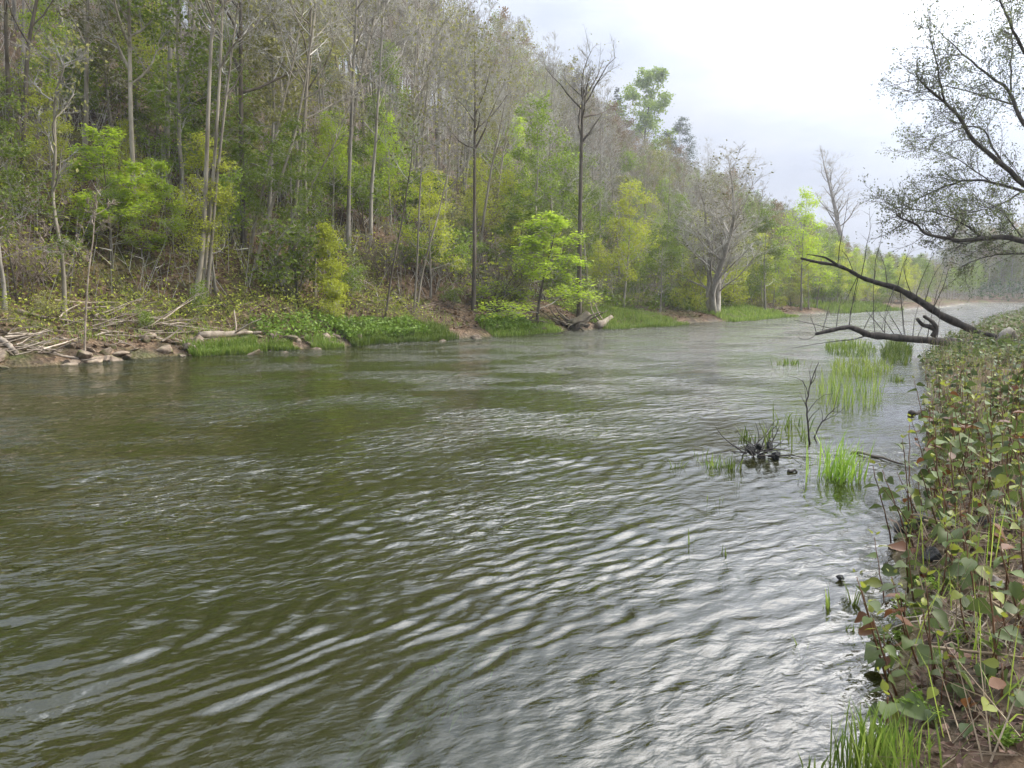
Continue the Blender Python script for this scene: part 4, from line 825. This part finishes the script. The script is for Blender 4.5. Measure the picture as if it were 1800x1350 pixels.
def patch(poly, n, h, label, seed, m='grass', w=.018, name='reed_bed'):
    rg = rng_(seed); C_ = [hit(*p)[:2] for p in poly]; c0, du, dv = C_[0], C_[1] - C_[0], C_[2] - C_[0]; a, b_ = rg.uniform(0, 1, n), rg.uniform(0, 1, n)
    keep = (nz2(a * 6, b_ * 6 + seed, 1.0, 3) > -.55) & ((a - .5) ** 2 + (b_ - .5) ** 2 < .25); a, b_ = a[keep], b_[keep]; n = len(a)
    P = c0 + a[:, None] * du + b_[:, None] * dv; P = np.column_stack([P, np.full(n, -.03)]); P[:, 2] = np.maximum(hgt(P[:, 0], P[:, 1]), -.05); T_ = P + np.stack([rg.normal(size=n) * .1, rg.normal(size=n) * .1, h * rg.uniform(.4, 1.15, n)], 1)
    b = MB(); b.blades(P, T_, w); obj(name, b.mesh(name, M[m]), kind='stuff', label=label, category='grass')
patch([(1425, 722), (1560, 726), (1440, 672)], 360, .55, 'open reed bed standing in bright shallow water', 651, w=.011)
patch([(1455, 662), (1575, 664), (1465, 634)], 600, .32, 'low pale grass mat behind the reed bed', 652, 'grass_pale'); patch([(1448, 626), (1550, 628), (1450, 604)], 850, .36, 'dark green grass island below the fallen log', 653, w=.022); patch([(1545, 640), (1612, 644), (1550, 602)], 1100, .38, 'bright grass mat against the bank below the log', 654, 'grass', w=.02)
patch([(1330, 800), (1420, 800), (1350, 735)], 60, .35, 'scattered thin stems between root clump and bushy grass', 655)
def debris():
    rg = rng_(560); c = hit(1334, 806); c[2] = 0; t = thing('root_clump', 'dark muddy root clump with twigs snagged in the shallows', 'root clump', c); me = rock_mesh(431, M['rock_dark'], .7)
    for k in range(7): s = rg.uniform(.08, .2); obj('mud_lump', me, t, (rg.normal() * .11, rg.normal() * .06, rg.uniform(0, .16)), rg.uniform(0, 6, 3), s)
    for k in range(22): b = MB(); az = rg.uniform(0, 6.28); b.tube(wander(rg, (rg.normal() * .1, rg.normal() * .05, .05), (math.cos(az), math.sin(az) * .5, rg.uniform(-.1, 1.2)), rg.uniform(.2, .55), 4, .2), np.linspace(.009, .003, 5), 4); obj('root', b.mesh('root', M['dark_twig']), t)
    def stick(pix, r, label, name='drift_stick', tw=0, m='dark_twig', z=None):
        c = hit(*pix[0]); c[2] = max(c[2], 0); D = c[1]; P = np.array([at(x, y, D) for x, y in pix]) if z is None else np.array([hit(x, y) * (1, 1, 0) + (0, 0, z) for x, y in pix]); f = np.linspace(0, 1, 3 * (len(P) - 1) + 1)
        Q = np.stack([np.interp(f, np.linspace(0, 1, len(P)), P[:, k]) for k in range(3)], 1) + rg.normal(size=(len(f), 3)) * r * .4; b = MB(); b.tube(Q - P[0], np.linspace(r, r * .35, len(f)), 6); t = thing(name, label, 'stick', P[0]); obj('stem', b.mesh('stem', M[m], True), t)
        for k in range(tw): p, d = along(Q, rg.uniform(.15, .9, 1)); b = MB(); b.tube(wander(rg, p[0] - P[0], side_dir(rg, d, 25, 60)[0] + (0, 0, .2), rg.uniform(.15, .5), 4, .2), np.linspace(r * .5, .002, 5), 4); obj('twig', b.mesh('twig', M[m]), t)
    stick([(1423, 782), (1420, 740), (1417, 708), (1426, 670), (1439, 636)], .013, 'thin dead branch standing upright in front of the reed bed', tw=7)
    stick([(1430, 770), (1445, 742), (1460, 725), (1475, 712)], .010, 'curved bare twig arching beside the upright dead branch', tw=4); stick([(1352, 806), (1390, 803), (1424, 809)], .012, 'thin stick trailing right from the root clump', z=.02); stick([(1302, 818), (1306, 800), (1314, 785)], .010, 'short dark stick poking up left of the root clump')
    stick([(1497, 797), (1540, 806), (1580, 817), (1610, 822)], .022, 'straight brown stick lying across the shallow water', z=.02, m='brown_bark'); stick([(1598, 729), (1612, 726), (1628, 722)], .045, 'short black stick floating near the bank', z=.03); stick([(1350, 790), (1362, 770), (1372, 745)], .009, 'bare twig slanting up right of the root clump', tw=3); stick([(1385, 830), (1396, 827), (1404, 834)], .02, 'small dark snag in front of the bushy grass', tw=3)
    stick([(1630, 1296), (1660, 1280), (1690, 1262)], .016, 'black wet stick at the muddy edge by the big clump', z=.10)
    P = [hit(x, y) * (1, 1, 0) + np.array((0, 0, z)) for x, y, z in ((560, 1400, -.2), (650, 1310, -.15), (760, 1190, -.15), (850, 1110, -.2))]; P = np.array(P); f = np.linspace(0, 1, 13); Q = np.stack([np.interp(f, np.linspace(0, 1, 4), P[:, k]) for k in range(3)], 1); b = MB(); b.tube(Q - P[0], np.linspace(.11, .06, 13), 8)
    M['wet_log'] = bark_mat('wet_log', (.06, .05, .015), (.13, .11, .035), 4, 1); tt = thing('sunken_log', 'olive sunken log just under the surface of the near water', 'log', P[0]); obj('trunk', b.mesh('trunk', M['wet_log'], True), tt)
    n = 260; a0, ad = along(Q, rg.uniform(.25, 1, n)); a0 = a0 + rg.normal(size=(n, 3)) * (.08, .08, .0); a0[:, 2] = -.10; b = MB(); b.leaves(a0, rg, .22, .1, 2.0, ax=np.tile(norm(P[3] - P[0]), (n, 1))); obj('water_weed', b.mesh('water_weed', M['herb']), kind='stuff', label='green water weed streaming along the sunken log', category='water weed')
debris()

# ------------------------------------------------------------------ near bank: knotweed, canes, litter, stones
M['stem_red'] = bark_mat('stem_red', (.10, .05, .03), (.20, .11, .06), 9, .4, .6, .3, 0)
M['kw_leaf'] = leaf_mat('kw_leaf', (.045, .075, .02), (.135, .175, .05), .35, .5, .3, .4); M['kw_young'] = leaf_mat('kw_young', (.17, .20, .025), (.30, .33, .05), .45, .4, .4, .2); M['kw_red'] = leaf_mat('kw_red', (.09, .032, .015), (.19, .085, .03), .35, .45, .4, .2); M['fern'] = leaf_mat('fern', (.15, .25, .03), (.30, .42, .07), .4, .5, .3, .2)
def kw_leaf_mesh(seed, m):
    """ovate pointed leaf along +x, unit length, folded along the midrib and curling down"""
    rg = rng_(seed); xs = np.array((0, .12, .35, .62, .85, 1.0)); w = np.array((.10, .36, .40, .28, .11, .0)) * rg.uniform(.9, 1.1); fold = rg.uniform(.12, .5); curl = rg.uniform(.05, .5); tw = rg.normal() * .25
    V = []
    for x, h in zip(xs, w):
        z0 = -curl * x * x * .6; wave = .03 * math.sin(x * 9 + seed)
        for sgn in (-1, 0, 1): V.append((x - (.10 if x == 0 and sgn else 0), sgn * h, z0 + abs(sgn) * h * (fold + tw * sgn) + (wave if sgn else 0)))
    q = [(3 * k + j, 3 * k + j + 1, 3 * k + j + 4, 3 * k + j + 3) for k in range(5) for j in (0, 1)]; b = MB(); b.add(V, q=q); return b.mesh('leaf', M[m], True)
KW = {m: [kw_leaf_mesh(700 + i + 20 * j, m) for i in range(5)] for j, m in enumerate(('kw_leaf', 'kw_young', 'kw_red'))}
def kw_plan(rg, H, lean):
    """stem points and leaf placements (position, yaw, pitch, roll, size, kind) of one plant"""
    P = [np.zeros(3)]; d = norm(np.array((lean[0], lean[1], 1.0))); n = max(5, int(H / .085)); zig = rg.uniform(0, 6.28)
    for k in range(n): d = norm(d + np.array((math.cos(zig), math.sin(zig), 0)) * .13 * (-1) ** k + rg.normal(size=3) * .04 + (0, 0, .02)); P.append(P[-1] + d * H / n)
    P = np.array(P); L = []
    for k in range(max(1, int(n * .25)), n + 1):
        top = k / n; yaw = zig + math.pi * (k % 2) + rg.normal() * .7; size = (.055 + .055 * math.sin(math.pi * min(1, top * 1.02))) * rg.uniform(.55, 1.35)
        kind = 'kw_young' if (top > .93 or rg.uniform() < .12) else ('kw_red' if rg.uniform() < .10 else 'kw_leaf'); pitch = rg.normal(.10, .35) if top < .93 else rg.uniform(-1.2, -.6)
        L.append((P[k], yaw, pitch, rg.normal() * .4, size * (.7 if top > .93 else 1), kind))
        if top > .95: L.append((P[k], yaw + 2.2, -1.0, 0, size * .6, 'kw_young'))
    return P, L
def leaf_matrix(p, yaw, pitch, roll, size): return Matrix.Translation(Vector(p) + Vector((math.cos(yaw), math.sin(yaw), .2)) * .018) @ Matrix.Rotation(yaw, 4, 'Z') @ Matrix.Rotation(pitch, 4, 'Y') @ Matrix.Rotation(roll, 4, 'X') @ Matrix.Scale(size, 4)
def knotweed(p, H, lean, seed, label, group, scale=1.0):
    rg = rng_(seed); P, L = kw_plan(rg, H, lean); t = thing('knotweed_plant', label, 'plant', p, 0, 1, group); b = MB(); b.tube(P - (0, 0, .02), np.linspace(.0058, .0022, len(P)) * rg.uniform(.8, 1.25), 6); obj('stem', b.mesh('stem', M['stem_red'], True), t)
    for (q, yaw, pitch, roll, size, kind) in L: o = obj('leaf', KW[kind][int(rg.integers(0, 5))], t); o.matrix_local = leaf_matrix(q, yaw, pitch, roll, size * scale)
river_dir = np.array((-CS, SN))
# the ones the photograph singles out: base pixel, height px, lean
for k, (px, py, hpx, ln_, lb) in enumerate(((1606, 965, 205, (-.12, 0), 'tallest knotweed at the water edge with reddish stem against bright water'), (1632, 968, 150, (-.75, .05), 'knotweed arching left over the water beside the tallest one'), (1560, 1060, 150, (-.18, 0), 'slim knotweed standing over the water below the arching one'),
    (1548, 1120, 150, (-.35, 0), 'knotweed leaning out over the water above the fern patch'), (1556, 1185, 90, (-.05, 0), 'short knotweed with broad pale leaves at the muddy edge'), (1700, 960, 150, (.05, 0), 'upright knotweed right of the dark bank stone'), (1765, 1090, 150, (.05, 0), 'knotweed with upright yellow bud leaf at the right edge'),
    (1665, 1215, 60, (0, 0), 'tiny knotweed shoot with folded yellow red tip'), (1735, 1195, 120, (.02, 0), 'single thin red stemmed knotweed over the root tangle'), (1640, 880, 130, (-.2, 0), 'knotweed leaning over the stick lying in the water'), (1760, 1230, 70, (.1, 0), 'low yellow tipped knotweed sprout near the right edge'), (1680, 850, 150, (-.1, 0), 'broad leaved knotweed behind the tallest waterside one'))):
    p = hit(px, py); knotweed(p, hpx * p[1] / F_PX, ln_, 720 + k, lb, 'knotweed at the near water edge')
def kw_spots(n, u0, u1, d0, d1, gap, rg, pmin=1500):
    res = []; tries = 0
    while len(res) < n and tries < n * 80:
        tries += 1; u = rg.uniform(u0, u1); d = d0 + (d1 - d0) * rg.uniform() ** 1.25; x, y = to_xy(u, float(bank_right(u)) - d)
        if y < 2.9: continue
        px = 900 + F_PX * x / y
        if not (pmin < px < 1880) or any((x - a) ** 2 + (y - b) ** 2 < gap * gap for a, b, _ in res): continue
        res.append((x, y, d))
    return res
rg = rng_(733)
for k, (x, y, d) in enumerate(kw_spots(135, 3.4, 11.5, .0, 3.4, .13, rg, 1550)):
    near = y < 5.2
    h_ = rg.uniform(.22, .55) if near else rg.uniform(.4, .95) * (1.05 if d < .8 else .9)
    knotweed((x, y, gz(x, y)), h_, (-.15 + rg.normal() * .15, rg.normal() * .12), 800 + k, (('tiny' if h_ < .33 else 'low' if h_ < .44 else 'knee high') if near else ('short' if h_ < .55 else 'leafy' if h_ < .75 else 'tall')) + ' knotweed ' + ('at the water edge' if d < .5 else 'in the second row from the water' if d < 1.3 else 'well back from the water') + ' beyond ' + ('the pale root tangle' if y < 5 else 'the black water edge stone' if y < 6.6 else 'the tallest waterside knotweed' if y < 8 else 'the stick lying in the water'), 'knotweed stand on the near bank')
kw_proto = []
for i in range(6):
    rp = rng_(770 + i); S_, A, Bm, Cm = MB(), MB(), MB(), MB()
    for s in range(2):
        off = rp.normal(size=3) * (.12, .12, 0); P, L = kw_plan(rp, rp.uniform(.75, 1.15), (rp.normal() * .15, rp.normal() * .12)); S_.tube(P + off, np.linspace(.006, .0025, len(P)), 5)
        for (q, yaw, pitch, roll, size, kind) in L:
            me = KW[kind][int(rp.integers(0, 5))]; Mx = np.array(leaf_matrix(q + off, yaw, pitch, roll, size * 1.1)); V = np.array([v.co[:] for v in me.vertices]); F = [tuple(f.vertices) for f in me.polygons]
            (A if kind == 'kw_leaf' else Bm).add(V @ Mx[:3, :3].T + Mx[:3, 3], q=F)
    kw_proto.append((S_.mesh('stem', M['stem_red'], True), A.mesh('foliage', M['kw_leaf'], True), Bm.mesh('young_foliage', M['kw_young'], True)))
for k, (x, y, d) in enumerate(kw_spots(165, 10.5, 34, .0, 7.0, .24, rg, 1570)):
    t = thing('knotweed_clump', 'knotweed clump ' + ('overhanging the water' if d < .7 else 'behind the edge row' if d < 2.5 else 'deep in the thicket') + ' ' + ('level with the bushy water grass' if y < 11 else 'level with the reed bed' if y < 15 else 'level with the grass mats' if y < 21 else 'near the fallen log'), 'plant', (x, y, gz(x, y)), rg.uniform(0, 6.28), rg.uniform(.75, 1.1) * float(np.interp(y, [10, 20], [.9, .52])), 'knotweed thicket along the near bank')
    for nm, me in zip(('stem', 'foliage', 'young_foliage'), kw_proto[k % 6]): obj(nm, me, t)
def thicket():
    rg = rng_(790); n = 11000; u = 20 + 90 * rg.uniform(0, 1, n) ** 1.6; d = rg.uniform(0, 9, n); x, y = to_xy(u, bank_right(u) - d); h = (.50 + .22 * nz2(x, y, .6, 3)) * (.6 + .4 * sstep(d / 1.5)); P = np.stack([x, y, hgt(x, y) + h * rg.uniform(.15, 1, n)], 1)
    b = MB(); b.leaves(P, rg, .15, .75, .5); obj('knotweed_thicket', b.mesh('knotweed_thicket', M['kw_leaf']), kind='stuff', label='dense knotweed thicket running along the near bank into the distance', category='plants')
    m = 2600; u = 12 + 60 * rg.uniform(0, 1, m) ** 1.5; d = rg.uniform(0, 7, m); x, y = to_xy(u, bank_right(u) - d); P = np.stack([x, y, hgt(x, y)], 1); T_ = P + np.stack([rg.normal(size=m) * .18, rg.normal(size=m) * .18, rg.uniform(.3, .9, m)], 1)
    b = MB(); b.spikes(P, T_, .009); obj('dry_stems', b.mesh('dry_stems', M['dry_cane']), kind='stuff', label='standing dry stems among the distant knotweed', category='stems')
thicket()
def near_mix():
    rg = rng_(795); n = 2600; u = 3.4 + 21 * rg.uniform(0, 1, n) ** 1.1; d = rg.uniform(0, 4.5, n); x, y = to_xy(u, bank_right(u) - d); P = np.stack([x, y, hgt(x, y)], 1); T_ = P + np.stack([rg.normal(size=n) * .12, rg.normal(size=n) * .12, rg.uniform(.1, .5, n)], 1); b = MB(); b.blades(P, T_, .007)
    obj('bank_grass', b.mesh('bank_grass', M['grass_pale']), kind='stuff', label='thin grass growing between the knotweed stems', category='grass')
    n = 2600; u = 3.2 + 18 * rg.uniform(0, 1, n) ** 1.1; d = rg.uniform(.1, 5, n); x, y = to_xy(u, bank_right(u) - d); P = np.stack([x, y, hgt(x, y)], 1); T_ = P + np.stack([rg.normal(size=n) * .25, rg.normal(size=n) * .25, rg.uniform(.1, .65, n)], 1); b = MB(); b.spikes(P, T_, .0045)
    obj('dry_stalks', b.mesh('dry_stalks', M['dry_cane']), kind='stuff', label='broken dry stalks standing between the knotweed', category='stems')
near_mix()
def sprouts():
    rg = rng_(797)
    for m, cnt, nm, lb in (('kw_leaf', 520, 'low_sprouts', 'low green sprouting leaves carpeting the near bank floor'), ('kw_red', 330, 'red_sprouts', 'low reddish sprouting leaves scattered over the near bank floor'), ('kw_young', 220, 'yellow_sprouts', 'low yellow green sprouting leaves scattered over the near bank floor')):
        b = MB(); V0 = [(np.array([v.co[:] for v in me.vertices]), [tuple(f.vertices) for f in me.polygons]) for me in KW[m]]
        for k in range(cnt):
            u = 3.3 + 8 * rg.uniform(); d = .05 + 2.8 * rg.uniform(); x, y = to_xy(u, float(bank_right(u)) - d); h = rg.uniform(.03, .22); V, F = V0[k % 5]
            Mx = np.array(leaf_matrix((x, y, gz(x, y) + h), rg.uniform(0, 6.28), rg.normal(.1, .4), rg.normal() * .4, rg.uniform(.04, .10))); b.add(V @ Mx[:3, :3].T + Mx[:3, 3], q=F); b.spikes([(x, y, gz(x, y))], [(x, y, gz(x, y) + h)], .003)
        obj(nm, b.mesh(nm, M[m], True), kind='stuff', label=lb, category='plants')
sprouts()
def near_floor():
    rg = rng_(840); n = 20000; u = 2.0 + 13 * rg.uniform(0, 1, n) ** 1.2; d = .12 + 5 * rg.uniform(0, 1, n); x, y = to_xy(u, bank_right(u) - d); b = MB(); b.leaves(np.stack([x, y, hgt(x, y) + rg.uniform(.004, .03, n)], 1), rg, .06, .5, .6)
    obj('leaf_litter', b.mesh('leaf_litter', M['litter']), kind='stuff', label='reddish brown fallen leaves covering the near bank', category='leaf litter')
    n = 3600; u = 2.2 + 11 * rg.uniform(0, 1, n); d = .15 + 4.5 * rg.uniform(0, 1, n); x, y = to_xy(u, bank_right(u) - d); P = np.stack([x, y, hgt(x, y) + .015], 1); D = rg.normal(size=(n, 3)); D[:, 2] = np.abs(D[:, 2]) * .22
    b = MB(); b.spikes(P, P + norm(D) * rg.uniform(.08, .4, (n, 1)), .0035); obj('dry_twigs', b.mesh('dry_twigs', M['dry_cane']), kind='stuff', label='fine dry tan twigs and roots over the near bank floor', category='twigs')
    for k in range(46):
        u = rg.uniform(3.4, 9); d = .35 + 2.6 * rg.uniform(); x, y = to_xy(u, float(bank_right(u)) - d); z = gz(x, y); az = rg.uniform(0, 6.28); L = rg.uniform(.35, 1.0); Q = wander(rg, (-L / 2 * math.cos(az), -L / 2 * math.sin(az), .03), (math.cos(az), math.sin(az), rg.normal() * .06), L, 6, .16); b = MB(); b.tube(Q, np.linspace(.009, .004, 7) * rg.uniform(.6, 1.3), 5)
        obj('dry_cane', b.mesh('dry_cane', M['dry_cane'], True), None, (x, y, z), label='curved dry tan cane lying on the near bank litter', category='cane', group='dry canes lying on the near bank')
    st = [rock_mesh(450 + i, M['pebble'], .55) for i in range(4)]
    for k in range(70):
        u = rg.uniform(2.6, 11); d = rg.uniform(.0, 3.6); x, y = to_xy(u, float(bank_right(u)) - d); s = rg.uniform(.05, .16)
        obj('stone', st[k % 4], None, (x, y, gz(x, y) + s * .12), (rg.normal() * .3, rg.normal() * .3, rg.uniform(0, 6.28)), s, label='small brown stone in the litter of the near bank', category='stone', group='small stones on the near bank')
    dk = [rock_mesh(460 + i, M['rock_dark'], .6) for i in range(3)]
    for k, (px, py, w, lb) in enumerate(((1610, 935, 110, 'large black wet stone at the water edge under the tallest knotweed'), (1740, 925, 62, 'dark mossy stone in the litter near the right edge'), (1662, 775, 30, 'black stone at the waterline below the far knotweed'), (1478, 1018, 20, 'small black stone in the shallows left of the ferns'), (1640, 985, 60, 'dark wet stone half hidden below the big black stone'))):
        p = hit(px, py); s = w * p[1] / F_PX; obj('dark_stone', dk[k % 3], None, (p[0], p[1], max(p[2], 0) + s * .12), (.2, .1, k), s, label=lb, category='stone')
    for k, (px, py, lb) in enumerate(((1570, 1120, 'feathery green herb at the water edge below the leaning knotweed'), (1655, 1045, 'bright feathery herb left of the pale root tangle'), (1640, 1265, 'lone green herb rosette at the muddy edge above the grass clump'), (1600, 1085, 'feathery herb between knotweed stems near the edge'), (1700, 1135, 'yellow green fern like sprout in the root tangle'), (1765, 1310, 'small green sprout on bare mud in the corner'))):
        p = hit(px, py); t = thing('feathery_herb', lb, 'plant', p); S_, A = MB(), MB()
        for q in range(9):
            az = rg.uniform(0, 6.28); Q = wander(rg, (0, 0, 0), (math.cos(az), math.sin(az), rg.uniform(.5, 1.4)), rg.uniform(.08, .2) * (.5 if k == 5 else 1), 5, .1, 0, .1); S_.tube(Q, .0022, 4); a0, ad = along(Q, rg.uniform(.25, 1, 16)); A.leaves(a0 + rg.normal(size=(16, 3)) * .012, rg, .03, .4, .5)
        obj('stem', S_.mesh('stem', M['fern']), t); obj('foliage', A.mesh('foliage', M['fern']), t)
    c = hit(1725, 1120); t = thing('root_tangle', 'pale tangle of dry roots on the near bank litter', 'roots', c)
    for k in range(30): b = MB(); az = rg.uniform(0, 6.28); b.tube(wander(rg, rg.normal(size=3) * (.16, .12, .01) + (0, 0, .03), (math.cos(az), math.sin(az), rg.uniform(0, .9)), rg.uniform(.15, .45), 6, .3, 0, .08), np.linspace(.0045, .0018, 7), 4); obj('root', b.mesh('root', M['drift']), t)
near_floor()

# ------------------------------------------------------------------ haze
def haze():
    m, nd, ln, o = mat('haze')
    p = nd('ShaderNodeVolumePrincipled', i={'Color': (.86, .90, 1.0, 1), 'Density': .00062, 'Anisotropy': .3}); ln(p.outputs[0], o.inputs['Volume'])
    b = MB(); x0, x1, y0, y1, z0, z1 = -335, 740, -125, 780, -3, 85
    v = [(x, y, z) for z in (z0, z1) for y in (y0, y1) for x in (x0, x1)]
    b.add(v, q=[(0, 2, 3, 1), (4, 5, 7, 6), (0, 1, 5, 4), (2, 6, 7, 3), (0, 4, 6, 2), (1, 3, 7, 5)])
    obj('haze', b.mesh('haze', m), kind='stuff', label='thin pale evening haze filling the valley', category='haze')
haze()
